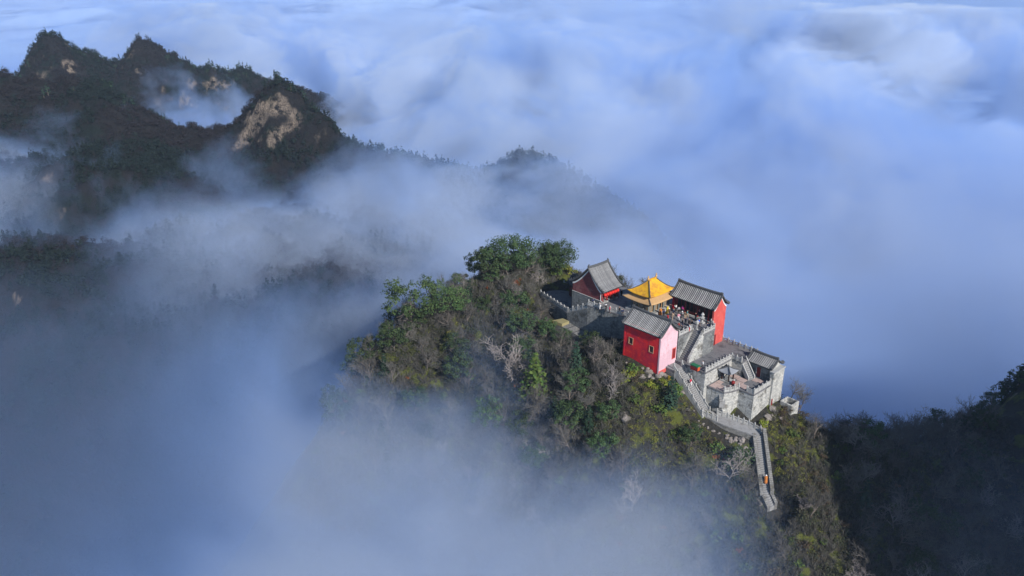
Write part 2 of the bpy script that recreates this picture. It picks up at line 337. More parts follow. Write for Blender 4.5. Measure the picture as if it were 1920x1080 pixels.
# ================================================================== temple: building helpers
class MB:
    """collects faces given in temple coordinates (u, v, z), stored relative to a base"""
    def __init__(s, base=(0, 0, 0)): s.v, s.f, s.b = [], [], base
    def add(s, vs, fs):
        o = len(s.v); s.v += [(x-s.b[0], y-s.b[1], z-s.b[2]) for x, y, z in vs]; s.f += [tuple(i+o for i in q) for q in fs]; return s
    def box(s, a, b, c, d, e, f):
        vs = [(x, y, z) for z in (e, f) for y in (c, d) for x in (a, b)]
        return s.add(vs, [(0, 2, 3, 1), (4, 5, 7, 6), (0, 1, 5, 4), (2, 6, 7, 3), (0, 4, 6, 2), (1, 3, 7, 5)])
    def prism(s, poly, z0, z1, top=True, bottom=False):
        n = len(poly); f0 = z0 if callable(z0) else (lambda u, v: z0); f1 = z1 if callable(z1) else (lambda u, v: z1)
        vs = [(u, v, f0(u, v)) for u, v in poly]+[(u, v, f1(u, v)) for u, v in poly]
        fs = [(i, (i+1) % n, n+(i+1) % n, n+i) for i in range(n)]
        if top: fs.append(tuple(range(n, 2*n)))
        if bottom: fs.append(tuple(range(n-1, -1, -1)))
        return s.add(vs, fs)
    def slab(s, prof, axis, a, b):
        """closed outline prof [(cross, z)] swept along u or v from a to b"""
        n = len(prof); P = (lambda t, c, z: (t, c, z)) if axis == 'u' else (lambda t, c, z: (c, t, z))
        vs = [P(a, c, z) for c, z in prof]+[P(b, c, z) for c, z in prof]
        return s.add(vs, [(i, (i+1) % n, n+(i+1) % n, n+i) for i in range(n)]+[tuple(range(n-1, -1, -1)), tuple(range(n, 2*n))])
    def tube(s, p, q, r0, r1=None, n=6):
        r1 = r0 if r1 is None else r1; p, q = Vector(p), Vector(q); d = (q-p).normalized()
        a = d.orthogonal().normalized(); b = d.cross(a)
        vs = [tuple(c+(a*math.cos(t)+b*math.sin(t))*r) for c, r in ((p, r0), (q, r1)) for t in [2*math.pi*i/n for i in range(n)]]
        return s.add(vs, [(i, (i+1) % n, n+(i+1) % n, n+i) for i in range(n)]+[tuple(range(n-1, -1, -1)), tuple(range(n, 2*n))])
    def lathe(s, c, prof, n=8):
        vs = [(c[0]+r*math.cos(2*math.pi*i/n), c[1]+r*math.sin(2*math.pi*i/n), c[2]+z) for r, z in prof for i in range(n)]
        fs = [(j*n+i, j*n+(i+1) % n, (j+1)*n+(i+1) % n, (j+1)*n+i) for j in range(len(prof)-1) for i in range(n)]
        return s.add(vs, fs+[tuple(range(n-1, -1, -1)), tuple((len(prof)-1)*n+i for i in range(n))])
    def mesh(s, name, mat, smooth=False):
        m = bpy.data.meshes.new(name); m.from_pydata(s.v, [], s.f); m.materials.append(mat)
        bm = bmesh.new(); bm.from_mesh(m); bmesh.ops.recalc_face_normals(bm, faces=bm.faces); bm.to_mesh(m); bm.free()
        if smooth: m.polygons.foreach_set("use_smooth", [True]*len(m.polygons))
        return m
    def build(s, name, mat, parent=None, smooth=False, label=None):
        o = link(name, s.mesh(name, mat, smooth), parent)
        if label: o['label'] = label
        return o
def at_temple(name, label, cat, base, group=None):
    return thing(name, label, cat, W(*base), YAW, group)

M_RED = None
def mat_plaster(name, base, worn, fade, stain=0.6, sc=0.5):
    k = NT(name); p = k.pos(); z = k.n("SeparateXYZ"); k.put(z.inputs[0], p)
    c = k.mix(k.ramp(k.noise(p, 0.32, 5, 0.7, 0.6), 0.40, 0.60), base, worn)
    c = k.mix(k.ramp(k.noise(p, sc*2.2, 6, 0.75), 0.54, 0.66), c, fade)
    rain = k.noise(k.scaled(p, (2.6, 2.6, 0.16)), 1.0, 5, 0.7)
    c = k.mix(k.math('MULTIPLY', k.ramp(rain, 0.50, 0.72), stain), c, tuple(x*0.35+0.012 for x in base))
    chip = k.noise(p, 2.6, 5, 0.8, 1.0); c = k.mix(k.math('MULTIPLY', k.ramp(chip, 0.66, 0.70), stain), c, (0.34, 0.27, 0.24))
    return k.surf(c, 0.9, k.bump(k.math('ADD', k.noise(p, 6, 4, 0.7), k.noise(p, 1.1, 3, 0.6)), 0.5, 0.05))
M_RED = mat_plaster("red plaster", (0.62, 0.018, 0.024), (0.40, 0.015, 0.036), (0.70, 0.055, 0.022), 0.5)
M_CORAL = mat_plaster("coral plaster", (0.52, 0.090, 0.075), (0.46, 0.070, 0.062), (0.56, 0.13, 0.10), 0.35)
M_PINK = mat_plaster("pale pink plaster", (0.60, 0.41, 0.46), (0.52, 0.34, 0.39), (0.55, 0.30, 0.33), 0.35)
M_WHITE = mat_plain("white limewash", (0.72, 0.72, 0.72), (0.55, 0.55, 0.56), 1.2)
M_TILE = mat_plain("grey roof tile", (0.40, 0.40, 0.40), (0.20, 0.20, 0.205), 1.4, 0.75, 0.4, rand=0.22)
M_TROUGH = mat_plain("shaded roof bed", (0.034, 0.035, 0.038), (0.02, 0.02, 0.022), 3.0)  # darkened to carry the shade between tile rows, which are lightened as if lit
M_RIDGE = mat_plain("dark ridge tile", (0.10, 0.105, 0.11), (0.05, 0.05, 0.055), 2.0, 0.8, 0.5)
M_GOLD = None
k = NT("golden tile"); p = k.pos()
c = k.mix(k.ramp(k.noise(p, 0.9, 5, 0.7), 0.40, 0.66), (0.62, 0.33, 0.010), (0.40, 0.18, 0.025)); M_GOLD = k.surf(c, 0.5, k.bump(k.noise(k.scaled(p, (3, 9, 3)), 1.6, 4, 0.6), 0.3, 0.05), 0.4)
M_BRONZE = mat_plain("weathered gilt", (0.52, 0.33, 0.15), (0.33, 0.20, 0.10), 1.6, 0.6, 0.3, 0.4)
M_LATT = mat_plain("patinated bronze", (0.16, 0.18, 0.17), (0.08, 0.09, 0.09), 2.0, 0.55)
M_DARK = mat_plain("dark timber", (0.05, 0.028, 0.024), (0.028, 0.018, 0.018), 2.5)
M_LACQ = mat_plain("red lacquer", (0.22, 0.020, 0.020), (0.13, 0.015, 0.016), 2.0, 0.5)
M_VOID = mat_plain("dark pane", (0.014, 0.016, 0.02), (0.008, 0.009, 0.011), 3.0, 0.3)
M_WOOD = mat_plain("bare wood", (0.42, 0.28, 0.18), (0.30, 0.19, 0.12), 3.0)
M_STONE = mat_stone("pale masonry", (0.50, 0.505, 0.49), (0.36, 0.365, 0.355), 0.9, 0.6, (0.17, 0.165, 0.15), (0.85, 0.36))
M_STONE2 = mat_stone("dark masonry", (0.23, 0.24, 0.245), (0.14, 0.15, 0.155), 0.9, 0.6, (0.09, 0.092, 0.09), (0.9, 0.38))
M_RUBBLE = mat_stone("rubble", (0.27, 0.27, 0.265), (0.13, 0.13, 0.128), 1.6, 1.0, (0.12, 0.115, 0.10), (0.6, 0.28))
M_PAVE = mat_stone("paving", (0.19, 0.185, 0.19), (0.12, 0.12, 0.128), 0.8, 0.4, (0.08, 0.08, 0.085))
M_PINKPAVE = mat_stone("pinkish flagstone", (0.46, 0.34, 0.30), (0.36, 0.28, 0.26), 1.0, 0.4, (0.25, 0.19, 0.17))
M_CARVED = mat_stone("carved pale stone", (0.43, 0.43, 0.42), (0.28, 0.28, 0.275), 2.2, 0.4, (0.24, 0.235, 0.22))
M_STEP = mat_stone("step stone", (0.28, 0.28, 0.28), (0.18, 0.18, 0.182), 1.2, 0.4, (0.17, 0.165, 0.16))
M_BRICKRED = mat_stone("plum brick", (0.22, 0.055, 0.062), (0.15, 0.042, 0.052), 1.4, 0.4, (0.24, 0.10, 0.10), (0.5, 0.2))
M_ROCK = mat_stone("bare rock", (0.30, 0.265, 0.24), (0.14, 0.125, 0.115), 0.8, 1.0, (0.12, 0.11, 0.09))

def prof(t, zr, ze, p=1.4): return ze+(zr-ze)*(1-t)**p
def gable_roof(parent, base, axis, a0, a1, c, d_lo, d_hi, zr, ze, nrows, seg=7, verge=True, mats=(M_TROUGH, M_TILE, M_RIDGE), fin=0.55):
    """ridge along axis at cross position c; slopes reach c-d_lo and c+d_hi; one object for each row of tiles"""
    P = (lambda t, x, z: (t, x, z)) if axis == 'u' else (lambda t, x, z: (x, t, z))
    for side, d in ((-1, d_lo), (1, d_hi)):
        up = [(c+side*d*i/seg, prof(i/seg, zr, ze)) for i in range(seg+1)]
        lo = [(x, z-0.22) for x, z in reversed(up)]
        MB(base).slab(up+lo, axis, a0, a1).build("roof_bed", mats[0], parent)
        if nrows:
            pitch = (a1-a0-0.5)/nrows; r = pitch*0.24
            m = MB((0, 0, 0)); vs = []; n = 4
            for x, z in up:
                for j in range(n):
                    th = math.pi*j/(n-1); vs.append(P(r*math.cos(th), x-c, z+r*1.15*math.sin(th)+0.01))
            fs = [(i*n+j, i*n+j+1, (i+1)*n+j+1, (i+1)*n+j) for i in range(seg) for j in range(n-1)]
            fs += [tuple(range(seg*n, seg*n+n)), tuple(range(n-1, -1, -1))]
            m.add(vs, fs); me = m.mesh("tile_row", mats[1])
            for q in range(nrows):
                t = a0+0.25+pitch*(q+0.5); x, y, z = P(t, c, 0)
                link("tile_row", me, parent, (x-base[0], y-base[1], -base[2]))
    # ridge: two courses and upswept ends with finials
    mid = (a0+a1)/2; half = (a1-a0)/2; pts = []
    for i in range(9):
        t = -1+i/4; pts.append((mid+half*1.01*t, zr+0.10+0.22*abs(t)**3))
    m = MB(base)
    for (ta, za), (tb, zb) in zip(pts, pts[1:]):
        vs = [P(t, c+dx, z+dz) for t, z in ((ta, za), (tb, zb)) for dx, dz in ((-0.17, -0.2), (0.17, -0.2), (0.20, 0.16), (0.11, 0.36), (-0.11, 0.36), (-0.20, 0.16))]
        m.add(vs, [(i, (i+1) % 6, 6+(i+1) % 6, 6+i) for i in range(6)]+[(5, 4, 3, 2, 1, 0), (6, 7, 8, 9, 10, 11)])
    m.build("ridge", mats[2], parent)
    for e, sg in ((a0, -1), (a1, 1)):
        o = [(0, 0), (0.35, 0.0), (0.42, 0.5), (0.25, 0.95), (0.0, 1.25), (-0.12, 1.1), (0.05, 0.85), (0.05, 0.55), (-0.2, 0.35)]
        z0 = zr+0.15
        vs = [P(e-sg*(0.30-x*fin), c+dy, z0+z*fin) for dy in (-0.13, 0.13) for x, z in o]; n = len(o)
        MB(base).add(vs, [(i, (i+1) % n, n+(i+1) % n, n+i) for i in range(n)]+[tuple(range(n-1, -1, -1)), tuple(range(n, 2*n))]).build("ridge_finial", mats[2], parent)
        if verge:
            for side, d in ((-1, d_lo), (1, d_hi)):
                up = [(c+side*d*1.02*i/seg, prof(i/seg, zr, ze)) for i in range(seg+1)]
                pr = [(x, z+0.26) for x, z in up]+[(x, z-0.05) for x, z in reversed(up)]
                pr[seg] = (up[seg][0]+side*0.12, up[seg][1]+0.42)
                MB(base).slab(pr, axis, e-0.16, e+0.16).build("verge_ridge", mats[2], parent)
                for q in (0.62, 0.78, 0.92):
                    x, z = c+side*d*q, prof(q, zr, ze)
                    u_, v_, _ = P(e, x, z); MB(base).lathe((u_, v_, z+0.2), [(0.10, 0), (0.13, 0.15), (0.07, 0.28), (0.10, 0.42), (0.02, 0.55)], 6).build("ridge_beast", mats[2], parent)
def gable_wall(parent, base, axis, a0, a1, c, d_lo, d_hi, zr, ze, z0, name, mat, drop=0.24, band=None, inset=0.0):
    """wall under the roof end: outline follows the curved slopes. a0..a1 is its thickness"""
    pts = []
    for i in range(-7, 8):
        d = d_lo if i < 0 else d_hi; t = abs(i)/7
        pts.append((c+(d-inset)*i/7, prof(t, zr, ze)-drop))
    body = [(pts[0][0], z0)]+pts+[(pts[-1][0], z0)]
    o = MB(base).slab(body, axis, a0, a1).build(name, mat, parent)
    if band:
        bmat, bw, side = band
        b = a1 if side > 0 else a0
        bp = [(x, z) for x, z in pts]+[(x, z-bw) for x, z in reversed(pts)]
        MB(base).slab(bp, axis, b-0.02 if side > 0 else b-0.06, b+0.06 if side > 0 else b+0.02).build("trim_band", bmat, parent)
    return o
def window(parent, base, face, c, z, wd, ht, frame_mat, pane_mat, name="window", plane=0.0, out=-1, bars=0, t=0.14, recess=0.0):
    """face 'v': lies in a plane v=const seen from -v; face 'u': plane u=const seen from +u"""
    def B(m, a0, a1, z0, z1, d0, d1):
        if face == 'v': m.box(a0, a1, min(plane+d0*out, plane+d1*out), max(plane+d0*out, plane+d1*out), z0, z1)
        else: m.box(min(plane+d0*out, plane+d1*out), max(plane+d0*out, plane+d1*out), a0, a1, z0, z1)
        return m
    m = MB(base); a, b = c-wd/2, c+wd/2
    B(m, a-t, a, z, z+ht, -0.1, 0.09); B(m, b, b+t, z, z+ht, -0.1, 0.09); B(m, a-t, b+t, z+ht, z+ht+t, -0.1, 0.11); B(m, a-t, b+t, z-t, z, -0.1, 0.13)
    f = m.build(name+"_frame" if name == "door" else name, frame_mat, parent)
    B(MB(base), a, b, z, z+ht, -0.06-recess, 0.015-recess).build("door_leaf" if name == "door" else "pane", pane_mat, f)
    if bars:
        for i in range(bars):
            x = a+wd*(i+1)/(bars+1); B(MB(base), x-0.025, x+0.025, z, z+ht, 0.018-recess, 0.05-recess).build("bar", frame_mat, f)
    return f

# ---------------------------------------------------------------- balustrades and stairs
_post = {}
def post_mesh(h, s, mat):
    key = (h, s, mat.name)
    if key not in _post:
        m = MB().box(-s, s, -s, s, -0.1, h*0.78); m.lathe((0, 0, h*0.78), [(s*0.6, 0), (s*1.15, h*0.04), (s*1.2, h*0.14), (s*0.8, h*0.2), (s*0.25, h*0.24)], 6)
        _post[key] = m.mesh("post", mat)
    return _post[key]
def balustrade(label, pts, mat=None, group="carved stone balustrades of the temple", hgt=1.25, step=1.55, cap=True, solid=False):
    mat = mat or M_CARVED; base = pts[0]
    r = at_temple("balustrade", label, "balustrade", base, group)
    nodes = []
    for (a, b) in zip(pts, pts[1:]):
        L = math.dist(a[:2], b[:2]); n = max(1, round(L/step))
        for i in range(n): nodes.append(tuple(a[j]+(b[j]-a[j])*i/n for j in range(3)))
    nodes.append(pts[-1])
    for q in nodes: link("post", post_mesh(hgt*1.12, 0.13, mat), r, tuple(q[j]-base[j] for j in range(3)))
    for a, b in zip(nodes, nodes[1:]):
        d = Vector((b[0]-a[0], b[1]-a[1], 0)); L = d.length; d.normalize(); n = Vector((-d.y, d.x, 0)); m = MB(base)
        def bar(s0, s1, z0, z1, th):
            vs = []
            for zz in (z0, z1):
                for sg in (-1, 1):
                    for s_ in (s0, s1):
                        t = s_/L; vs.append((a[0]+d.x*s_+n.x*th*sg, a[1]+d.y*s_+n.y*th*sg, a[2]+(b[2]-a[2])*t+zz))
            m.add(vs, [(0, 2, 3, 1), (4, 5, 7, 6), (0, 1, 5, 4), (2, 6, 7, 3), (0, 4, 6, 2), (1, 3, 7, 5)])
        bar(0.13, L-0.13, hgt*0.62, hgt*0.76, 0.085); bar(0.13, L-0.13, 0.0, hgt*0.40 if not solid else hgt*0.60, 0.07)
        if not solid:
            for q in (0.25, 0.75): bar(L*q-0.08, L*q+0.08, hgt*0.40, hgt*0.62, 0.06)
        m.build("panel", mat, r)
    return r
def staircase(label, u, v, z, du, dv, n, rise, run, width, mat=None, wall_mat=None, group="stone stairs of the temple", walls=(0.9, 0.9), wt=0.32, deep=2.5):
    """starts at u, v, z (middle of the top edge) and descends along du, dv"""
    base = (u, v, z); r = at_temple("staircase", label, "stairs", base, group); mat = mat or M_STEP
    L = math.hypot(du, dv); du /= L; dv /= L; a = math.atan2(dv, du); hw = width/2
    m = MB().box(-0.03, run+0.04, -hw, hw, -deep, 0); me = m.mesh("step", mat)
    for i in range(n):
        o = link("step", me, r, (du*run*i, dv*run*i, -rise*(i+0.5)), a); o['kind'] = 'thing'
        del o['kind']
    tot = run*n
    for s, wh in zip((-1, 1), walls):
        if wh is None: continue
        q0, q1 = s*hw, s*(hw+wt); m = MB(); lo, hi = min(q0, q1), max(q0, q1)
        prof_ = [(-0.15, wh), (tot+0.1, wh-rise*n), (tot+0.1, -rise*n-deep), (-0.15, -deep)]
        m.slab(prof_, 'u', lo, hi) if False else None
        vs = [(x, y, zz) for y in (lo, hi) for x, zz in prof_]
        m.add(vs, [(0, 1, 2, 3), (7, 6, 5, 4)]+[(i, (i+1) % 4, 4+(i+1) % 4, 4+i) for i in range(4)])
        o = link("side_wall", m.mesh("side_wall", wall_mat or M_CARVED), r, (0, 0, 0), a)
    return r
def terrace(label, poly, ztop, zbot, wall_mat, pave_mat, coping=0.0, name="stone_terrace", cat="terrace", cz=None):
    cu = sum(p[0] for p in poly)/len(poly); cv = sum(p[1] for p in poly)/len(poly)
    base = (cu, cv, zbot); r = at_temple(name, label, cat, base)
    f = ztop if callable(ztop) else (lambda u, v: ztop)
    MB(base).prism(poly, zbot, lambda u, v: f(u, v)-0.02, True).build("retaining_wall", wall_mat, r)
    n = len(poly)
    area = sum(poly[i][0]*poly[(i+1) % n][1]-poly[(i+1) % n][0]*poly[i][1] for i in range(n)); sg = 1 if area > 0 else -1
    out = []
    for i in range(n):
        p0, p1, p2 = Vector(poly[i-1]), Vector(poly[i]), Vector(poly[(i+1) % n])
        e = (p1-p0).normalized(); g_ = (p2-p1).normalized(); nn = (Vector((e.y, -e.x))+Vector((g_.y, -g_.x)))*sg
        if nn.length > 1e-6: nn = nn.normalized()/max(0.5, math.cos(e.angle(g_)/2))
        out.append((p1.x+nn.x*0.10, p1.y+nn.y*0.10))
    MB(base).prism(out, lambda u, v: f(u, v)-0.28, f, True, True).build("paving", pave_mat, r)
    return r
# ================================================================== terraces and retaining walls
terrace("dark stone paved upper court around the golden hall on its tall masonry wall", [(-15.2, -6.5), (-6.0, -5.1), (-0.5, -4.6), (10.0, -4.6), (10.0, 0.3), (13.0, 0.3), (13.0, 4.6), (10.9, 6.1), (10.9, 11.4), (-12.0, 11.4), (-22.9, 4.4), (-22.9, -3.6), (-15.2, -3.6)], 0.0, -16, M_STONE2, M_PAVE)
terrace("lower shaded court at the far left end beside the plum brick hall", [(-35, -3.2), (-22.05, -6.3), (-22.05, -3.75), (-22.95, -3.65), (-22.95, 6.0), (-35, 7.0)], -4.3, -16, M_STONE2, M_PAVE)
terrace("middle terrace paved in grey at the foot of the coral red gable", [(10.05, -5.2), (18.0, -5.2), (18.0, 4.8), (20.6, 4.8), (20.6, 10.9), (11.0, 10.9), (11.0, 6.2), (13.05, 4.7), (13.05, 0.25), (10.05, 0.25)], -5.5, -20, M_STONE, M_PAVE)
terrace("lowest court with pinkish flagstones round the little pavilion, on a corner bastion", [(18.05, -4.2), (22.2, -3.9), (22.9, -2.6), (23.5, -0.3), (27.0, -0.1), (27.0, 10.9), (20.65, 10.9), (20.65, 4.75), (18.05, 4.75)], -9.0, -22, M_STONE, M_PAVE)
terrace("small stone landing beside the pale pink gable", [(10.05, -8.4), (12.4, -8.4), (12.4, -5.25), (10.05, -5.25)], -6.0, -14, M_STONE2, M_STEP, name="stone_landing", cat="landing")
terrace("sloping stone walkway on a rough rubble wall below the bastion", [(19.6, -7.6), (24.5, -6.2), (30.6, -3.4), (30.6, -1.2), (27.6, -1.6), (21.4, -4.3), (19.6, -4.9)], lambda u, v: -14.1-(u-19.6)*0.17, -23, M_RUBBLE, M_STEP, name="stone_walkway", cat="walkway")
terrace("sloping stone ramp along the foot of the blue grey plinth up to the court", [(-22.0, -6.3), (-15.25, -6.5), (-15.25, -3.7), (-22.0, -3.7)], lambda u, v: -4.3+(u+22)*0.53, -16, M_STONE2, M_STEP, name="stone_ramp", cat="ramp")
# stone flags let into the lowest court
fl = at_temple("flagstone_floor", "pinkish flagstone patches around the little pavilion", "paving", (20, 0, -9))
for a in ((18.4, 20.0, -3.9, -1.6), (20.1, 21.9, -3.7, -1.7), (18.4, 19.6, -1.5, -0.1), (21.3, 22.6, -1.5, 0.4), (21.2, 22.8, 0.6, 2.6), (18.5, 20.6, 3.0, 4.6), (20.8, 22.6, 2.8, 4.4), (23.2, 25.6, 5.0, 6.6), (22.8, 24.4, 0.3, 2.2)):
    MB((20, 0, -9)).box(*a, -9.05, -8.93+random.uniform(0, 0.03)).build("flagstone", M_PINKPAVE, fl)
# buttress of old wall under the left corner
BB = (-19, -9, -11); r = at_temple("old_rubble_wall", "pale broken rubble buttress with mossy top below the left balustrade corner", "wall", BB)
MB(BB).prism([(-23.4, -9.6), (-13.6, -9.2), (-13.6, -6.6), (-22.2, -6.5)], -15, lambda u, v: -6.3-0.13*(u+23), True).build("wall_face", M_RUBBLE, r)
MB(BB).prism([(-23.6, -9.7), (-20.6, -9.5), (-20.6, -7.0), (-22.8, -7.0)], -6.7, -5.9, True).build("capping", mat_plain("mossy capping", (0.30, 0.24, 0.12), (0.20, 0.2, 0.1)), r)

# ---------------------------------------------------------------- balustrades
balustrade("long pale balustrade along the outer edge of the shaded left court", [(-34.7, -3.1, -4.3), (-22.1, -6.1, -4.3)])
balustrade("balustrade climbing beside the ramp below the plum brick hall's plinth", [(-22.0, -6.1, -4.3), (-15.3, -6.3, -0.75)])
balustrade("balustrade above the tall blue grey wall, behind the front red hall", [(-15.1, -6.3, 0.0), (-6.0, -4.95, 0.0), (-0.6, -4.45, 0.0)])
balustrade("balustrade on the sunlit court wall between the shaded stair and the coral hall", [(12.85, 0.5, 0), (12.85, 4.5, 0), (11.0, 5.9, 0)], step=1.2)
balustrade("short balustrade of the upper court beside the pale pink gable", [(9.85, -4.3, 0), (9.85, 0.1, 0)])
balustrade("dark balustrade on the cloud side behind the coral red gable", [(11.4, 10.75, -5.5), (20.4, 10.75, -5.5)])
balustrade("pale balustrade along the sunlit brick wall above the little pavilion", [(17.85, -5.0, -5.5), (17.85, 4.7, -5.5)], step=1.1)
balustrade("short balustrade at the head of the stair down to the lowest court", [(18.0, 4.65, -5.5), (20.4, 4.65, -5.5)])
balustrade("solid pale parapet on the right edge of the corner bastion", [(26.85, 0.1, -9), (26.85, 6.3, -9)], solid=True, hgt=1.35)
balustrade("short parapet at the front tip of the corner bastion", [(25.2, 0.05, -9), (26.8, 0.1, -9)], solid=True)
balustrade("curved balustrade beside the dark steps of the lowest court", [(22.1, -3.75, -9), (22.75, -2.6, -9), (23.35, -0.3, -9)], step=1.2)
balustrade("outer balustrade following the long left stair down", [(11.9, -8.0, -6.0), (20.0, -8.0, -14.0)], step=1.3)
balustrade("inner balustrade of the long left stair below the red chest", [(12.2, -5.6, -6.0), (20.2, -5.6, -14.0)], step=1.3)
balustrade("low balustrade along the upper side of the rubble walkway", [(21.4, -4.5, -14.4), (27.6, -1.8, -15.45), (30.2, -1.4, -15.9)], step=1.15)
balustrade("low balustrade round the outer corner of the walkway", [(19.7, -7.4, -14.1), (22.8, -6.5, -14.6)], step=1.15)
balustrade("three white stone posts beside the path behind the shaded court", [(-34.5, 5.2, -4.3), (-31.5, 6.8, -4.3)], hgt=1.7, step=1.5)

# ---------------------------------------------------------------- stairs
staircase("steep shaded stair from the upper court down to the middle terrace", 11.4, 0.3, 0.0, 0, -1, 15, 5.5/15, 4.5/15, 2.2, walls=(0.5, 1.0), wall_mat=M_STONE, wt=0.5, deep=5.6)
staircase("long stair descending along the left of the masonry walls", 12.3, -6.8, -6.0, 1, 0, 26, 8.1/26, 7.9/26, 2.0, walls=(0.25, 0.25), deep=1.6)
staircase("short pale stair with stone rails beside the little gatehouse", 20.0, 6.0, -5.5, 1, -0.25, 10, 0.35, 0.30, 1.5, walls=(0.7, 0.7), wt=0.22, deep=0.8)
staircase("dark curved steps inside the wall of the lowest court", 20.9, -3.0, -8.95, 1.0, -0.9, 6, 0.4, 0.3, 1.2, walls=(None, None), deep=1.4)
# the last flight runs straight down the ridge
def flight(label, top, heading, n, rise, run, width, walls):
    r = staircase(label, 0, 0, 0, 1, 0, n, rise, run, width, walls=walls, wall_mat=M_RUBBLE, wt=0.75, deep=3.0)
    r.location = top; r.rotation_euler = (0, 0, heading); return r
flight("lowest straight stair between rubble walls where the robed monk climbs", (51.6, 143.4, -16.0), R(-88), 27, 0.345, 0.30, 1.25, (0.4, 1.5))
flight("stair tail turning right below the monk into the undergrowth", (52.0, 135.1, -25.3), R(-62), 5, 0.33, 0.30, 1.2, (0.4, 0.8))

# ---------------------------------------------------------------- front red hall
B = (5, -8, -6); fh = at_temple("front_hall", "red plastered hall with two square windows and pale pink gable, nearest the viewer", "hall", B)
ze, zr = 1.9, 4.5
m = MB(B)
for a, b_, c_, d_ in ((0.0, 1.47, -7.4, 2.15), (2.53, 7.17, -7.4, 2.15), (8.23, 9.7, -7.4, 2.15), (1.47, 2.53, -7.4, -2.6), (1.47, 2.53, -1.15, 2.15), (7.17, 8.23, -7.4, -2.6), (7.17, 8.23, -1.15, 2.15)): m.box(a, b_, -10.9, -10.55, c_, d_)
m.build("front_wall", M_RED, fh)
MB(B).box(-0.05, 9.75, -11.05, -10.55, 1.62, 1.80).build("cornice", M_WHITE, fh)
MB(B).box(0.35, 9.7, -5.3, -5.0, -7.4, 2.15).build("rear_wall", M_RED, fh)
gable_wall(fh, B, 'u', 9.7, 10.05, -8.0, 2.95, 2.95, zr, ze, -7.6, "gable_wall", M_PINK, band=(M_RIDGE, 0.22, 1))
gable_wall(fh, B, 'u', -0.05, 0.3, -8.0, 2.95, 2.95, zr, ze, -7.4, "gable_wall", M_RED)
MB(B).box(10.05, 10.10, -10.9, -5.1, -7.4, -6.35).build("base_band", M_CORAL, fh, label="red painted strip along the foot of the pale pink gable")
gable_roof(fh, B, 'u', -0.35, 10.25, -8.0, 3.45, 3.45, zr, ze, 27)
window(fh, B, 'v', 2.0, -2.6, 1.05, 1.45, M_WOOD, M_VOID, plane=-10.9, bars=2, t=0.08, recess=0.24)
window(fh, B, 'v', 7.7, -2.6, 1.05, 1.45, M_WOOD, M_VOID, plane=-10.9, bars=2, t=0.08, recess=0.24)
window(fh, B, 'u', -6.0, -4.7, 0.9, 2.3, M_CORAL, M_LACQ, name="door", plane=10.05, out=1)

# ---------------------------------------------------------------- right hall
B = (5.5, 8.5, -5.5); rh = at_temple("side_hall", "hall with open columned front and tall coral red gable on the cloud side", "hall", B)
ze, zr = 3.7, 6.4
gable_wall(rh, B, 'u', 10.95, 11.35, 8.5, 2.3, 2.3, zr, ze, -5.7, "gable_wall", M_CORAL, band=(M_WHITE, 0.32, 1))
gable_wall(rh, B, 'u', -0.2, 0.2, 8.5, 2.3, 2.3, zr, ze, -1.0, "gable_wall", M_RED, band=(M_WHITE, 0.3, -1))
MB(B).box(0.2, 10.95, 10.4, 10.75, -2, 4.0).build("rear_wall", M_RED, rh)
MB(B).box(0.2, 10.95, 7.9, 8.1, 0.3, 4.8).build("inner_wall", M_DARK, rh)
MB(B).box(0.0, 10.95, 6.2, 10.4, -0.3, 0.3).build("floor", M_STONE, rh)
MB(B).box(0.1, 10.95, 6.25, 6.5, 3.25, 3.6).build("lintel", M_LACQ, rh)
for u in (0.4, 3.3, 6.7, 9.8): MB(B).lathe((u, 6.6, 0.3), [(0.3, 0), (0.3, 0.2), (0.2, 0.22), (0.19, 3.0)], 8).build("column", M_LACQ, rh, True)
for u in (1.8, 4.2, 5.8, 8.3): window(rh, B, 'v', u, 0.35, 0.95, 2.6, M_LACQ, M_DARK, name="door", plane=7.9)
MB(B).box(3.6, 6.5, 6.6, 6.85, 0.3, 0.95).build("threshold_rail", M_LACQ, rh)
window(rh, B, 'u', 7.1, -5.35, 0.9, 2.3, M_LACQ, M_LACQ, name="door", plane=11.35, out=1)
gable_roof(rh, B, 'u', -0.5, 11.6, 8.5, 2.95, 2.95, zr, ze, 25)

# ---------------------------------------------------------------- plum brick hall at the back left
B = (-17.4, 0.3, -1); lh = at_temple("rear_hall", "large grey roofed hall with plum brick gable on a blue grey plinth", "hall", B)
ze, zr = 3.3, 8.0; c = -17.5
gable_wall(lh, B, 'v', -3.9, -3.45, c, 5.2, 4.2, zr, ze, 0.75, "gable_wall", M_BRICKRED, band=(M_WHITE, 0.42, -1))
gable_wall(lh, B, 'v', 2.1, 2.5, c, 5.2, 4.2, zr, ze, -1.0, "gable_wall", M_BRICKRED)
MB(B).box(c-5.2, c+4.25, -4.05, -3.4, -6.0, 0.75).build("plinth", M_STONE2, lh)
MB(B).box(c-5.22, c+4.28, -4.1, -3.80, 0.75, 0.87).build("string_course", M_CARVED, lh)
MB(B).box(c-5.2, c-4.8, -3.4, 2.1, -6, 3.5).build("rear_wall", M_BRICKRED, lh)
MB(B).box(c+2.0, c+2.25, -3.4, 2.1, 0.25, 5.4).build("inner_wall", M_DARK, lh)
MB(B).box(c-4.8, c+4.3, -3.4, 2.1, -0.3, 0.25).build("floor", M_STONE, lh)
MB(B).box(c+3.65, c+3.95, -3.4, 2.1, 2.7, 3.15).build("lintel", M_LACQ, lh)
for v in (-2.9, -1.3, 0.3, 1.8): MB(B).lathe((c+3.7, v, 0.25), [(0.3, 0), (0.3, 0.2), (0.2, 0.22), (0.19, 2.6)], 8).build("column", M_LACQ, lh, True)
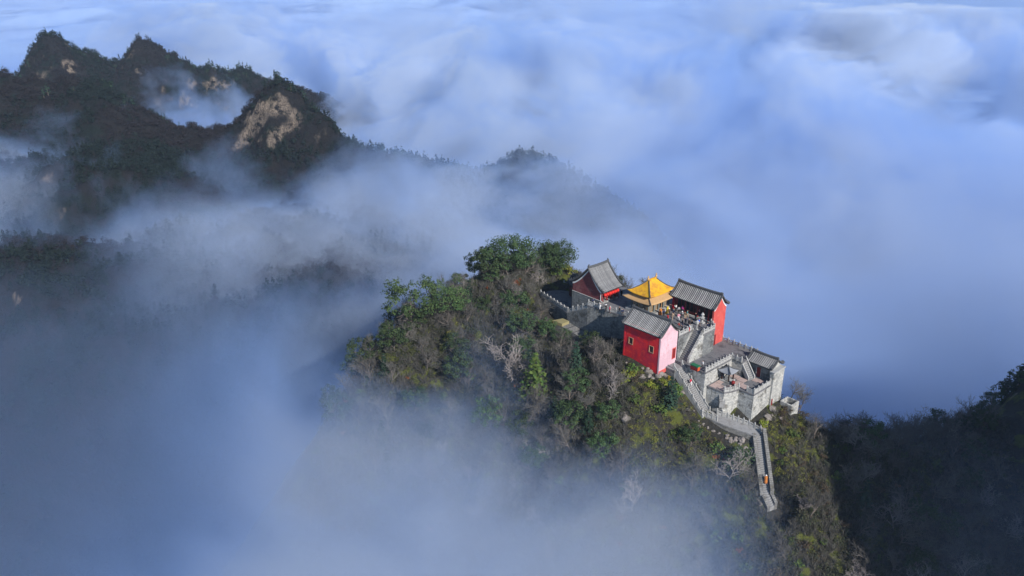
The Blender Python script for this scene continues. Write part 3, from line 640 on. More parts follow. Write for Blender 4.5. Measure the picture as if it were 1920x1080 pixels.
for v in (-2.1, -0.5, 1.05): window(lh, B, 'u', v, 0.3, 1.1, 2.5, M_LACQ, M_DARK, name="door", plane=c+2.25, out=1)
MB(B).box(c+3.95, c+4.05, -4.0, -3.4, 0.3, 2.5).build("corner_pier", M_WHITE, lh)
gable_roof(lh, B, 'v', -4.3, 2.9, c, 5.8, 5.1, zr, ze, 26, fin=0.7)
M_BANNER = mat_plain("bright red cloth", (0.62, 0.03, 0.02), (0.5, 0.02, 0.02), 3.0)
for i, v in enumerate((-2.8, -1.9, -1.0, -0.1, 0.8, 1.7)):
    q = at_temple("lantern", "round red paper lantern hanging under the eave of the plum brick hall", "lantern", (c+4.4, v, 1.75), "red lanterns under the eave of the plum brick hall")
    MB().lathe((0, 0, 0), [(0.12, 0), (0.36, 0.12), (0.46, 0.40), (0.36, 0.68), (0.12, 0.8)], 8).build("paper_shade", M_BANNER, q, True)
    MB().tube((0, 0, 0.8), (0, 0, 1.35), 0.02).build("cord", M_DARK, q); MB().tube((0, 0, 0), (0, 0, -0.35), 0.05, 0.09).build("tassel", M_BANNER, q)

# small dark shrine left of it
B = (-27.0, 3.0, -4.3); sh = at_temple("side_shrine", "small dark roofed shrine in the shade left of the plum brick hall", "shrine", B)
MB(B).box(-29.6, -24.4, 2.0, 5.2, -5.5, -1.2).build("wall", M_DARK, sh)
for u in (-28.6, -27.0, -25.4): window(sh, B, 'v', u, -4.2, 0.8, 2.1, M_LACQ, M_DARK, name="door", plane=2.0)
gable_roof(sh, B, 'u', -30.0, -23.8, 3.6, 2.2, 2.2, 0.8, -1.0, 14, mats=(M_TROUGH, M_RIDGE, M_RIDGE), fin=0.5)
for a in (-29.6, -24.65): gable_wall(sh, B, 'u', a, a+0.25, 3.6, 1.6, 1.6, 0.8, -1.0, -1.5, "gable_wall", M_DARK)

# ---------------------------------------------------------------- golden hall
B = (-4, 3, 0); gh = at_temple("golden_hall", "small hall with double eaved golden yellow roof in the centre of the court", "hall", B)
MB(B).box(-7.6, -0.4, -1.7, 7.4, -0.2, 0.5).build("plinth", M_CARVED, gh)
cu, cv = -4.0, 2.85
MB(B).box(-6.2, -1.9, -0.5, 6.2, 0.5, 4.9).build("wall", M_LATT, gh)
for u in (-6.5, -4.9, -3.1, -1.5):
    for v in (-0.85, 6.55): MB(B).lathe((u, v, 0.5), [(0.24, 0), (0.24, 0.15), (0.16, 0.17), (0.15, 2.9)], 7).build("column", M_LATT, gh, True)
for v in (1.2, 2.9, 4.6): MB(B).lathe((-1.5, v, 0.5), [(0.24, 0), (0.24, 0.15), (0.16, 0.17), (0.15, 2.9)], 7).build("column", M_LATT, gh, True)
for v in (0.3, 2.0, 5.4): window(gh, B, 'u', v, 0.55, 1.1, 2.3, M_BRONZE, M_LATT, name="door", plane=-1.9, out=1, bars=3)
window(gh, B, 'u', 3.7, 0.55, 1.2, 2.4, M_BRONZE, M_VOID, name="door", plane=-1.9, out=1)
for u in (-5.6, -4.05, -2.5): window(gh, B, 'v', u, 0.7, 1.0, 2.2, M_BRONZE, M_LATT, name="window", plane=-0.5, bars=2)
def hip_roof(parent, outer, inner, z_o, z_i, mats, thick=0.14, lift=0.35, p=1.5, rows=6, hip=True, close=False, names=("roof_slope", "hip_ridge")):
    (a0, a1, b0, b1), (i0, i1, j0, j1) = outer, inner
    co = [(a0, b0), (a1, b0), (a1, b1), (a0, b1)]; ci = [(i0, j0), (i1, j0), (i1, j1), (i0, j1)]
    for s in range(4):
        e = (s+1) % 4; n = 8; vs = []; fs = []
        for i in range(rows+1):
            t = i/rows; z = prof(t, z_i, z_o, p)
            for j in range(n+1):
                q = j/n; uo = [co[s][k]+(co[e][k]-co[s][k])*q for k in (0, 1)]; ui = [ci[s][k]+(ci[e][k]-ci[s][k])*q for k in (0, 1)]
                vs.append((ui[0]+(uo[0]-ui[0])*t, ui[1]+(uo[1]-ui[1])*t, z+lift*(abs(2*q-1)**3)*t*t))
        k = len(vs); vs += [(x, y, z-thick) for x, y, z in vs]; w_ = n+1
        for i in range(rows):
            for j in range(n):
                a = i*w_+j; fs += [(a, a+1, a+w_+1, a+w_), (k+a, k+a+w_, k+a+w_+1, k+a+1)]
        for j in range(n): a = rows*w_+j; fs.append((a, a+1, k+a+1, k+a))
        MB(B).add(vs, fs).build(names[0], mats[0][s] if isinstance(mats[0], (list, tuple)) else mats[0], parent, True)
        if hip:
            m = MB(B); pp = None
            for i in range(rows+1):
                t = i/rows; q = (ci[s][0]+(co[s][0]-ci[s][0])*t*1.02, ci[s][1]+(co[s][1]-ci[s][1])*t*1.02, prof(t, z_i, z_o, p)+lift*t*t+0.06)
                if pp: m.tube(pp, q, 0.13, 0.13, 6)
                pp = q
            m.build(names[1], mats[1], parent)
hip_roof(gh, (-8.2, 0.2, -2.3, 8.0), (-6.3, -1.8, -0.6, 6.3), 3.25, 4.35, (M_BRONZE, M_RIDGE), p=1.15, rows=4)
MB(B).box(-6.5, -1.6, -0.8, 6.5, 4.2, 4.75).build("bracket_tier", M_LATT, gh)
hip_roof(gh, (-7.4, -0.6, -1.7, 7.4), (-4.12, -3.88, 1.7, 4.3), 4.75, 7.35, (M_GOLD, M_RIDGE), p=1.45, rows=7)
MB(B).box(-4.2, -3.8, 1.5, 4.5, 7.2, 7.6).build("ridge", M_GOLD, gh)
for v in (1.55, 4.45): MB(B).lathe((-4, v, 7.55), [(0.24, 0), (0.28, 0.25), (0.14, 0.55), (0.2, 0.7), (0.03, 1.0)], 7).build("ridge_finial", M_BRONZE, gh)

# ---------------------------------------------------------------- gatehouse, right end
B = (23.5, 9.0, -9); ga = at_temple("gatehouse", "little stone gatehouse with red arched door and grey tiled roof", "gatehouse", B)
ze, zr = -5.7, -4.2
MB(B).box(20.7, 26.0, 7.3, 7.7, -9.2, -5.6).build("front_wall", M_STONE2, ga)
MB(B).box(20.7, 26.0, 10.5, 10.9, -9.2, -5.6).build("rear_wall", M_STONE2, ga)
gable_wall(ga, B, 'u', 26.0, 26.5, 9.1, 1.9, 1.9, zr, ze, -15.5, "gable_wall", M_STONE)
gable_wall(ga, B, 'u', 20.3, 20.7, 9.1, 1.9, 1.9, zr, ze, -9.2, "gable_wall", M_STONE)
gable_roof(ga, B, 'u', 20.3, 26.6, 9.1, 2.4, 2.4, zr, ze, 13, seg=5, fin=0.45)
f = window(ga, B, 'v', 23.3, -8.95, 1.0, 2.0, M_CARVED, M_LACQ, name="door", plane=7.3)
MB(B).slab([(23.3+0.5*math.cos(math.pi*i/8), -6.95+0.45*math.sin(math.pi*i/8)) for i in range(9)], 'v', 7.18, 7.3) .build("door_arch", M_LACQ, ga)
# tall side wall with a red board at its foot
B = (26.8, 8.8, -15); q = at_temple("buttress_wall", "tall pale wall end at the right corner of the gatehouse", "wall", B)
MB(B).box(26.52, 27.4, 6.5, 10.8, -16.5, -6.2).build("wall_face", M_STONE, q); MB(B).box(26.4, 27.55, 6.35, 10.95, -6.2, -5.95).build("coping", M_CARVED, q)
MB(B).box(27.4, 27.46, 6.8, 7.3, -15.0, -12.6).build("painted_board", M_LACQ, q)

# ---------------------------------------------------------------- pavilion, chest, burners, cistern
B = (19.7, 0.9, -9); pv = at_temple("small_pavilion", "little stone pavilion with slate grey four sided roof on the lowest court", "pavilion", B)
MB(B).box(18.5, 20.9, -0.3, 2.1, -9.1, -8.55).build("plinth", M_CARVED, pv)
for u in (18.85, 20.55):
    for v in (0.05, 1.75): MB(B).box(u-0.13, u+0.13, v-0.13, v+0.13, -8.55, -6.75).build("post", M_DARK, pv)
MB(B).box(18.7, 20.7, -0.1, 1.9, -6.75, -6.5).build("beam", M_DARK, pv)
M_SLATE = mat_plain("slate grey roof", (0.26, 0.275, 0.30), (0.17, 0.18, 0.20), 1.5, 0.6)
hip_roof(pv, (18.1, 21.3, -0.7, 2.5), (19.65, 19.75, 0.85, 0.95), -6.5, -5.5, (M_SLATE, M_RIDGE), p=1.3, rows=4, lift=0.3)
MB(B).lathe((19.7, 0.9, -5.45), [(0.12, 0), (0.2, 0.15), (0.05, 0.4)], 6).build("finial", M_RIDGE, pv)
MB(B).box(19.3, 20.1, 0.5, 1.3, -8.55, -7.7).build("stone_altar", M_STONE, pv)
def place(px, py, z): return UV(*on_level(px, py, z)[:2])
u, v = place(1303, 694, -5.5); q = at_temple("donation_chest", "red chest with green lid on the middle terrace", "chest", (u, v, -5.5))
M_GREEN = mat_plain("green paint", (0.02, 0.15, 0.07), None, 3.0); M_ORANGE = mat_plain("orange red paint", (0.50, 0.10, 0.03), (0.42, 0.06, 0.02), 3.0)
MB().box(-0.9, 0.9, -0.45, 0.45, 0.12, 1.05).build("body", M_LACQ, q); MB().box(-0.95, 0.95, -0.5, 0.5, 1.05, 1.3).build("lid", M_GREEN, q); MB().box(0.9, 0.93, -0.4, 0.4, 0.2, 1.0).build("end_panel", M_ORANGE, q)
for a in (-0.8, 0.8):
    for b_ in (-0.36, 0.36): MB().box(a-0.08, a+0.08, b_-0.08, b_+0.08, 0, 0.12).build("foot", M_DARK, q)
u, v = place(1374, 722, -8.95); q = at_temple("incense_drum", "small round red drum beside the little pavilion", "drum", (u, v, -8.95))
MB().lathe((0, 0, 0.25), [(0.30, 0), (0.42, 0.2), (0.42, 0.55), (0.30, 0.75)], 10).build("body", M_LACQ, q, True); MB().box(-0.3, 0.3, -0.3, 0.3, 0, 0.25).build("stand", M_DARK, q)
u, v = place(1316, 606, 0); q = at_temple("incense_burner", "pale stone incense burner in front of the columned hall", "burner", (u, v, 0))
MB().box(-0.5, 0.5, -0.5, 0.5, 0, 0.35).build("base", M_CARVED, q); MB().lathe((0, 0, 0.35), [(0.28, 0), (0.2, 0.5), (0.55, 0.9), (0.6, 1.15), (0.2, 1.25), (0.16, 1.6), (0.45, 1.75), (0.05, 2.3)], 8).build("bowl", M_CARVED, q)
q = at_temple("stone_lamp", "weathered pale stone lamp post at the head of the shaded stair", "lamp post", (10.5, 1.2, 0))
MB().box(-0.25, 0.25, -0.25, 0.25, 0, 0.2).build("base", M_CARVED, q); MB().lathe((0, 0, 0.2), [(0.14, 0), (0.12, 1.1), (0.4, 1.25), (0.4, 1.6), (0.5, 1.7), (0.05, 2.1)], 6).build("shaft", M_CARVED, q)
B = (29.4, 11.2, -15.5); q = at_temple("water_tank", "open concrete tank outside the right foot of the walls", "tank", B)
for a in ((28.0, 28.3, 9.6, 12.6), (30.6, 30.9, 9.6, 12.6), (28.3, 30.6, 9.6, 9.9), (28.3, 30.6, 12.3, 12.6)): MB(B).box(*a, -18.5, -13.8).build("tank_wall", M_STONE, q)
MB(B).box(28.3, 30.6, 9.9, 12.3, -18.4, -17.2).build("tank_floor", M_VOID, q)
u, v = place(1269, 710, -8.5); q = at_temple("notice_board", "small yellow board on two legs outside the stair rail", "sign", (12.2, -9.6, -8.6))
MB().box(-0.5, 0.5, -0.03, 0.03, 0.7, 1.5).build("board", mat_plain("yellow paint", (0.62, 0.42, 0.03)), q)
for a in (-0.4, 0.4): MB().tube((a, 0.06, -0.4), (a, 0.06, 1.4), 0.04).build("leg", M_DARK, q)
# boulders under the front hall
def boulder_mesh(seed):
    bm = bmesh.new(); bmesh.ops.create_icosphere(bm, subdivisions=2, radius=1.0); rg = random.Random(seed); off = Vector((rg.uniform(0, 50),)*3)
    from mathutils import noise
    for vv in bm.verts:
        c_ = vv.co.copy(); vv.co = c_*(0.8+0.5*noise.noise(c_*1.1+off)+0.15*noise.noise(c_*3+off)); vv.co.z *= 0.75
    m = bpy.data.meshes.new("boulder"); bm.to_mesh(m); bm.free(); m.materials.append(M_ROCK); return m
BOULD = [boulder_mesh(i) for i in range(4)]
BPOS = [((1215, 700), -7.2, 0.9), ((1240, 704), -7.6, 0.9), ((1262, 706), -8.2, 0.8), ((1205, 712), -8.0, 0.8), ((1232, 722), -9.5, 0.8), ((1356, 800), -17.5, 1.0), ((1447, 778), -16.0, 1.0), ((1438, 792), -16.5, 1.0), ((1462, 792), -17.0, 0.8), ((1075, 800), -20, 1.3), ((1170, 850), -22, 1.2), ((1390, 828), -17.5, 0.9), ((1415, 836), -17.8, 0.9)]
BLAB = ["rough angular boulder under the corner of the red hall", "rough boulder wedged beside the foot of the pink gable", "rough boulder beneath the stair landing", "grey boulder on the bank below the red hall", "grey boulder on the bank below the yellow notice board", "ochre boulder at the foot of the rubble walkway", "pale rock at the right foot of the bastion", "pale rock under the bastion beside the tank", "weathered rock on the grass below the tank"]
for i, (pp, z, s) in enumerate(BPOS):
    x, y, _ = on_level(*pp, z); zz = min(z, float(near_z(x, y))+0.2*s) if i not in (0, 1, 2) else z
    o = link("boulder", BOULD[i % 4], None, (x, y, float(near_z(x, y))+0.25*s), i*1.3); o.scale = (s*1.2, s, s)
    tag(o, BLAB[i] if i < len(BLAB) else "weathered outcrop boulder among bushes on the slope facing the viewer", "boulder", "boulders on the slope" if i >= len(BLAB) else "boulders round the temple walls")
# ================================================================== vegetation
def mat_leaf(name, a, b, rand=0.35, island=False, rough=0.75):
    k = NT(name); oi = k.n("ObjectInfo"); geo = k.n("NewGeometry")
    f = geo.outputs['Random Per Island']
    c = k.mix(f, a, b); hsv = k.n("HueSaturation"); k.put(hsv.inputs['Color'], c)
    if not island: k.put(hsv.inputs['Value'], k.ramp(oi.outputs['Random'], 0, 1, 1-rand, 1+rand, False)); k.put(hsv.inputs['Hue'], k.ramp(oi.outputs['Random'], 0, 1, 0.485, 0.515, False))
    return k.surf(hsv.outputs[0], rough, None, 0.15)
M_EVER = mat_leaf("evergreen leaf", (0.022, 0.045, 0.020), (0.055, 0.082, 0.030))
M_PINE = mat_leaf("pine needle", (0.011, 0.028, 0.020), (0.026, 0.050, 0.028))
M_LIME = mat_leaf("spring leaf", (0.10, 0.15, 0.02), (0.22, 0.21, 0.03))
M_GREENBUSH = mat_leaf("bush leaf", (0.035, 0.075, 0.018), (0.10, 0.13, 0.03))
M_BROWN = mat_leaf("withered leaf", (0.075, 0.052, 0.032), (0.042, 0.034, 0.022))
M_MIDGREEN = mat_leaf("broad leaf", (0.028, 0.055, 0.020), (0.065, 0.092, 0.030))
M_RUST = mat_leaf("rust leaf", (0.24, 0.07, 0.02), (0.14, 0.045, 0.02))
M_BARK = mat_plain("grey bark", (0.17, 0.14, 0.12), (0.10, 0.085, 0.075), 2.0)
M_TWIG = mat_leaf("bare twig", (0.145, 0.136, 0.122), (0.072, 0.068, 0.062), 0.3)
M_PALETWIG = mat_leaf("pale twig", (0.27, 0.24, 0.225), (0.17, 0.15, 0.14), 0.2)

def limb_faces(segs, n):
    V, Fc = [], []
    for p, q, r0, r1 in segs:
        d = q-p
        if d.length < 1e-5: continue
        d.normalize(); a = d.orthogonal().normalized(); b = d.cross(a); o = len(V)
        for c, r in ((p, r0), (q, r1)):
            for i in range(n):
                t = 2*math.pi*i/n; V.append(tuple(c+(a*math.cos(t)+b*math.sin(t))*r))
        Fc += [(o+i, o+(i+1) % n, o+n+(i+1) % n, o+n+i) for i in range(n)]
    return V, Fc
def grow(rg, H, spread, kids=(5, 4, 4, 3), up=0.45):
    """limbs by level: 0 trunk, then ever finer branches"""
    lv = [[] for _ in range(len(kids)+1)]
    def branch(p, d, L, r, k):
        n = 3 if k < 2 else 2; q = p; prev = p; pts = [p]
        for i in range(n):
            d = (d+Vector((rg.uniform(-.25, .25), rg.uniform(-.25, .25), rg.uniform(-.06, .22)))).normalized()
            q = prev+d*(L/n); lv[k].append((prev, q, r*(1-0.6*i/n), r*(1-0.6*(i+1)/n))); prev = q; pts.append(q)
        if k < len(kids):
            for j in range(kids[k]):
                t = (0.35 if k == 0 else 0.2)+(0.65 if k == 0 else 0.8)*(j+rg.random()*0.6)/kids[k]; t = min(t, 0.999)*n; b = pts[int(t)].lerp(pts[int(t)+1], t-int(t))
                az = rg.uniform(0, 2*math.pi); side = d.orthogonal().normalized(); side = Matrix.Rotation(az, 3, d)@side
                nd = (d*rg.uniform(0.35, 0.8)+side*spread+Vector((0, 0, up*0.4))).normalized()
                branch(b, nd, L*rg.uniform(0.5, 0.72), r*0.5, k+1)
    branch(Vector((0, 0, -0.6)), Vector((rg.uniform(-.15, .15), rg.uniform(-.15, .15), 1)), H*0.55, H*0.022, 0)
    return lv
def bare_meshes(seed, H=7.0, spread=0.75, kids=(7, 5, 4, 3), mat=None, rmin=0.015):
    rg = random.Random(seed); lv = grow(rg, H, spread, kids)
    clampr = lambda s: [(p, q, max(a, rmin), max(b, rmin)) for p, q, a, b in s]
    V, Fc = limb_faces(clampr(lv[0]+lv[1]), 5); t = bpy.data.meshes.new("trunk"); t.from_pydata(V, [], Fc); t.materials.append(mat or M_BARK)
    V, Fc = limb_faces(clampr(sum(lv[2:], [])), 3); w_ = bpy.data.meshes.new("twigs"); w_.from_pydata(V, [], Fc); w_.materials.append(mat or M_TWIG)
    return [("trunk", t), ("twigs", w_)]
def leaf_quads(rg, pts, size, out, flat=0.4):
    """pts: (centre, clump centre). Small folded quads facing away from the clump"""
    n = len(pts); P = np.array([p for p, c in pts]); C = np.array([c for p, c in pts]); r = np.random.RandomState(rg.randrange(1 << 30))
    N = (P-C); N /= np.maximum(np.linalg.norm(N, axis=1, keepdims=True), 1e-4); N = N+r.normal(0, out, (n, 3)); N[:, 2] += flat; N /= np.linalg.norm(N, axis=1, keepdims=True)
    A = np.cross(N, r.normal(0, 1, (n, 3))); A /= np.maximum(np.linalg.norm(A, axis=1, keepdims=True), 1e-4); B = np.cross(N, A)
    s = size*r.uniform(0.6, 1.3, (n, 1)); t = s*r.uniform(0.5, 0.9, (n, 1))
    v = np.stack([P-A*s, P-B*t*0.8-N*s*0.15, P+A*s, P+B*t], 1).reshape(-1, 3)
    return v, np.arange(4*n).reshape(-1, 4)
def crown_mesh(seed, clumps, per, size, cr, mat, name="crown", out=0.5, flat=0.4):
    rg = random.Random(seed); pts = []
    for c, k in clumps:
        for _ in range(int(per*k)):
            d = Vector((rg.gauss(0, 1), rg.gauss(0, 1), rg.gauss(0, 1))).normalized()*cr*k*(rg.random()**0.4); d.z *= 0.7
            pts.append((tuple(c+d), tuple(c-Vector((0, 0, cr*0.3)))))
    v, f = leaf_quads(rg, pts, size, out, flat); return mesh_np(name, v, f, mat)
def broad_meshes(seed, H=8.0, Wd=4.5, mat=None, n=46, per=46):
    rg = random.Random(seed); lv = grow(rg, H, 0.9, (6, 4), 0.3)
    V, Fc = limb_faces(lv[0]+lv[1]+lv[2], 5); t = bpy.data.meshes.new("trunk"); t.from_pydata(V, [], Fc); t.materials.append(M_BARK)
    cl = []
    while len(cl) < n:
        d = Vector((rg.uniform(-1, 1), rg.uniform(-1, 1), rg.uniform(-0.75, 1)))
        if 0.45 < d.length < 1.0+0.25*rg.random():
            cl.append((Vector((d.x*Wd, d.y*Wd, H*0.62+d.z*H*0.36)), rg.uniform(0.7, 1.35)))
    return [("trunk", t), ("crown", crown_mesh(seed+1, cl, per, 0.20, Wd*0.24, mat or M_EVER))]
def pine_meshes(seed, H=8.0, Wd=2.2, mat=None, per=9, size=0.3, tiers=9):
    rg = random.Random(seed); t = bpy.data.meshes.new("trunk"); V, Fc = limb_faces([(Vector((0, 0, -0.6)), Vector((0.1, 0, H*0.95)), H*0.022, 0.03)], 5); t.from_pydata(V, [], Fc); t.materials.append(M_BARK)
    pts = []
    for i in range(tiers):
        q = i/(tiers-1); z = H*(0.22+0.76*q); R_ = Wd*(1-q)**0.8*(0.75+0.4*rg.random())+0.2; nb = max(3, int(9*(1-q)+3))
        for j in range(nb):
            a = 2*math.pi*(j+rg.random()*0.7)/nb; L = R_*rg.uniform(0.6, 1.1)
            for m in range(per):
                s = (m+0.6)/per; c = Vector((math.cos(a)*L*s, math.sin(a)*L*s, z-0.22*L*s+rg.uniform(-.12, .12))); c += Vector((rg.gauss(0, .13), rg.gauss(0, .13), 0))*(1+L*0.3)
                pts.append((tuple(c), (c.x*0.7, c.y*0.7, c.z-0.5)))
    v, f = leaf_quads(rg, pts, size, 0.45, 0.6); return [("trunk", t), ("crown", mesh_np("crown", v, f, mat or M_PINE))]
def shrub_meshes(seed, R_=1.3, mat=None, n=9, per=34, size=0.17):
    rg = random.Random(seed); segs = []
    cl = []
    for i in range(n):
        a = rg.uniform(0, 6.28); d = R_*rg.uniform(0.1, 0.9); c = Vector((math.cos(a)*d, math.sin(a)*d, R_*rg.uniform(0.25, 1.0)*(1-0.4*(d/R_)**2))); cl.append((c, rg.uniform(0.7, 1.2)))
        segs.append((Vector((0, 0, -0.3)), c, 0.05, 0.02))
    V, Fc = limb_faces(segs, 4); t = bpy.data.meshes.new("stems"); t.from_pydata(V, [], Fc); t.materials.append(M_BARK)
    return [("stems", t), ("foliage", crown_mesh(seed+5, cl, per, size, R_*0.42, mat or M_GREENBUSH, "foliage", 0.6))]
BARE = [bare_meshes(100+i, 7.0, 0.62+0.1*(i % 3)) for i in range(5)]
PALE = [bare_meshes(140+i, 7.5, 0.9, (6, 4, 4, 3), M_PALETWIG, 0.024) for i in range(2)]
BUSHY = [bare_meshes(120+i, 3.6, 1.0, (8, 5, 4, 2), M_TWIG) for i in range(3)]
EVER = [broad_meshes(200+i, 7.0, 3.1) for i in range(4)]
BIG = [broad_meshes(230+i, 9.5, 5.2, None, 100, 60) for i in range(2)]
SPREAD = [broad_meshes(240+i, 9.0, 4.6, M_MIDGREEN, 56, 50) for i in range(2)]
PINE = [pine_meshes(300+i, 7.5, 2.0) for i in range(4)]
LIMEPINE = [pine_meshes(320, 9.0, 3.4, M_GREENBUSH, 10, 0.32, 11)]
LIME = [shrub_meshes(400+i, 1.5, M_LIME) for i in range(3)]
GBUSH = [shrub_meshes(410+i, 1.5, M_GREENBUSH) for i in range(3)]
DBUSH = [shrub_meshes(420, 3.0, M_EVER, 26, 46, 0.2)]
BBUSH = [shrub_meshes(430+i, 1.6, M_BROWN, 10, 34, 0.15) for i in range(3)]
RBUSH = [shrub_meshes(440, 1.1, M_RUST, 7, 26, 0.14)]
def plant(name, meshes, label, cat, loc, s=1.0, rz=0.0, group=None, tilt=0.0):
    e = thing(name, label, cat, loc, rz, group); e.scale = (s, s, s*random.uniform(0.92, 1.1)); e.rotation_euler = (tilt*math.cos(rz*3), tilt*math.sin(rz*5), rz)
    for nm, me in meshes: link(nm, me, e)
    return e
def ground_at(px, py, zf=near_z, y0=112, y1=215):
    """where the line of sight first meets the terrain"""
    Y = np.linspace(y0, y1, 500); x = (px-960)/F_PX; y = -(py-540)/F_PX; d = (x, _c+y*_s, -_s+y*_c); t = Y/d[1]
    X = d[0]*t; Z = CAM_H+d[2]*t; hit = np.nonzero(Z < zf(X, Y))[0]
    i = hit[0] if len(hit) else len(Y)-1; return (float(X[i]), float(Y[i]), float(zf(X[i:i+1], Y[i:i+1])[0]))
rg = random.Random(11); rr = lambda: rg.uniform(0, 6.28)
for (px, py), ms, nm, s, lab, cat in [
    ((955, 522), BIG[0], "evergreen_tree", 1.2, "largest round dark green tree crowning the hill left of the halls", "tree"),
    ((915, 530), EVER[1], "evergreen_tree", 1.4, "dark green tree on the left shoulder of the largest hilltop tree", "tree"),
    ((1040, 514), BIG[1], "evergreen_tree", 1.0, "blue green evergreen right of the largest hilltop tree", "tree"),
    ((1012, 515), PINE[1], "pine_tree", 1.0, "narrow dark pine between the two big hilltop trees", "tree"),
    ((1066, 516), LIME[0], "shrub", 1.5, "olive yellow bush at the right end of the hilltop trees", "shrub"),
    ((1046, 518), GBUSH[1], "shrub", 1.5, "green bush under the blue green hilltop evergreen", "shrub"),
    ((970, 535), RBUSH[0], "shrub", 1.6, "rust coloured bush under the largest hilltop tree", "shrub"),
    ((1010, 540), PALE[1], "bare_tree", 0.75, "pale pinkish bare tree left of the shaded court", "tree"),
    ((975, 572), PALE[0], "bare_tree", 0.8, "pale branching bare tree below the shaded court", "tree"),
    ((775, 612), SPREAD[0], "evergreen_tree", 1.4, "big spreading green tree at the left edge of the peak", "tree"),
    ((728, 630), SPREAD[1], "evergreen_tree", 1.1, "leaning green tree at the far left edge of the peak", "tree"),
    ((845, 600), SPREAD[1], "evergreen_tree", 1.0, "rounded green tree right of the big spreading edge tree", "tree"),
    ((1003, 745), LIMEPINE[0], "pine_tree", 1.3, "light green conifer on the slope below the old rubble wall", "tree"),
    ((965, 715), PALE[0], "bare_tree", 1.7, "large white limbed bare tree in the middle of the slope", "tree"),
    ((850, 640), LIME[1], "shrub", 1.7, "yellowish bush among grey trees on the left slope", "shrub"),
    ((1152, 695), BUSHY[0], "bare_tree", 1.05, "purplish twiggy bare tree against the red hall's left corner", "tree"),
    ((1118, 680), BUSHY[1], "bare_tree", 0.9, "bare twiggy tree under the tall blue grey wall", "tree"),
    ((1184, 712), LIME[2], "shrub", 1.45, "bright yellow green bush in front of the red hall", "shrub"),
    ((1172, 722), LIME[0], "shrub", 0.9, "small yellow bush at the foot of the bright yellow green bush", "shrub"),
    ((1232, 735), LIME[1], "shrub", 1.0, "yellow green bush below the yellow notice board", "shrub"),
    ((1268, 745), GBUSH[0], "shrub", 1.7, "dense green bush left of the long stair", "shrub"),
    ((1258, 730), LIME[2], "shrub", 1.0, "yellow tinged bush touching the outer stair rail", "shrub"),
    ((1240, 770), GBUSH[2], "shrub", 1.6, "low green bush on the bank left of the long stair", "shrub"),
    ((1378, 868), DBUSH[0], "shrub", 1.15, "large dark green bush left of the lowest straight stair", "shrub"),
    ((1340, 845), GBUSH[1], "shrub", 1.3, "green bush left of the large dark bush", "shrub"),
    ((1478, 745), BARE[0], "bare_tree", 0.85, "bare dark tree behind the water tank", "tree"),
    ((1500, 770), BARE[1], "bare_tree", 0.85, "bare tree on the bank right of the water tank", "tree"),
    ((1530, 785), BARE[2], "bare_tree", 0.8, "tall thin bare tree on the right skyline beside the brown bushes", "tree"),
    ((1555, 812), BARE[3], "bare_tree", 0.6, "small bare tree at the left end of the dark saddle", "tree"),
]:
    plant(nm, ms, lab, cat, ground_at(px, py), s, rr())
for (u, v, z), s, lab in [((-13, 13.5, -2), 0.75, "bare tree rising behind the roof of the plum brick hall"), ((17.5, 12.6, -9.5), 0.62, "bare twigs showing above the dark balustrade by the clouds"), ((20.5, 13.2, -11), 0.6, "bare twigs behind the gatehouse roof"), ((28.5, 13.5, -14), 0.8, "spreading bare tree behind the buttress wall"), ((31, 13.0, -16), 0.8, "bare tree overhanging the water tank")]:
    plant("bare_tree", BARE[rg.randrange(5)], lab, "tree", W(u, v, z), s, rr())
# --- scattered growth on the peak
def visible(x, y, z, zf, hgt):
    p = np.array([x, y, z+hgt]); c0 = np.array([0, 0, CAM_H]); t = np.linspace(0.5, 0.985, 60); q = c0[None]+(p-c0)[None]*t[:, None]
    return bool(np.all(q[:, 2] > zf(q[:, 0], q[:, 1])))
def pix(x, y, z):
    dep = y*_c-(z-CAM_H)*_s; up = y*_s+(z-CAM_H)*_c; return 960+F_PX*x/dep, 540-F_PX*up/dep
BLOCK = [(-36.2, 14, -7.2, 11.6), (-24.2, -13.2, -10.2, -4), (-1.5, 11, -12.6, -3), (9, 19, -9.2, 13), (17, 28.5, -6, 13), (18.5, 31.5, -9, 0), (27.3, 31.6, 9, 13.2)]
def free(x, y, m=0.0):
    u, v = UV(x, y)
    for a, b, c, d in BLOCK:
        if a-m < u < b+m and c-m < v < d+m:
            return False
    for (ax, ay, _), (bx, by, _), wd in FLIGHTS:
        dx, dy = bx-ax, by-ay; t = min(1.0, max(-0.05, ((x-ax)*dx+(y-ay)*dy)/(dx*dx+dy*dy)))
        if math.hypot(x-ax-t*dx, y-ay-t*dy) < wd+0.9+m: return False
    return True
def scatter(n, want, mind, zf=near_z, box=(-45, 112, 112, 216), tries=9000, hgt=3.0, m=0.3, seed=1, done=None):
    rg = random.Random(seed); out = []; done = done if done is not None else []
    for _ in range(tries):
        if len(out) >= n: break
        x, y = rg.uniform(box[0], box[1]), rg.uniform(box[2], box[3]); z = float(zf(np.array([x]), np.array([y]))[0]); px, py = pix(x, y, z)
        if not (-40 < px < 1960 and -20 < py < 1110) or rg.random() > want(px, py): continue
        if not free(x, y, m) or any((x-a)**2+(y-b)**2 < mind*mind for a, b in done): continue
        if not visible(x, y, z, zf, hgt): continue
        out.append((x, y, z, px, py)); done.append((x, y))
    return out
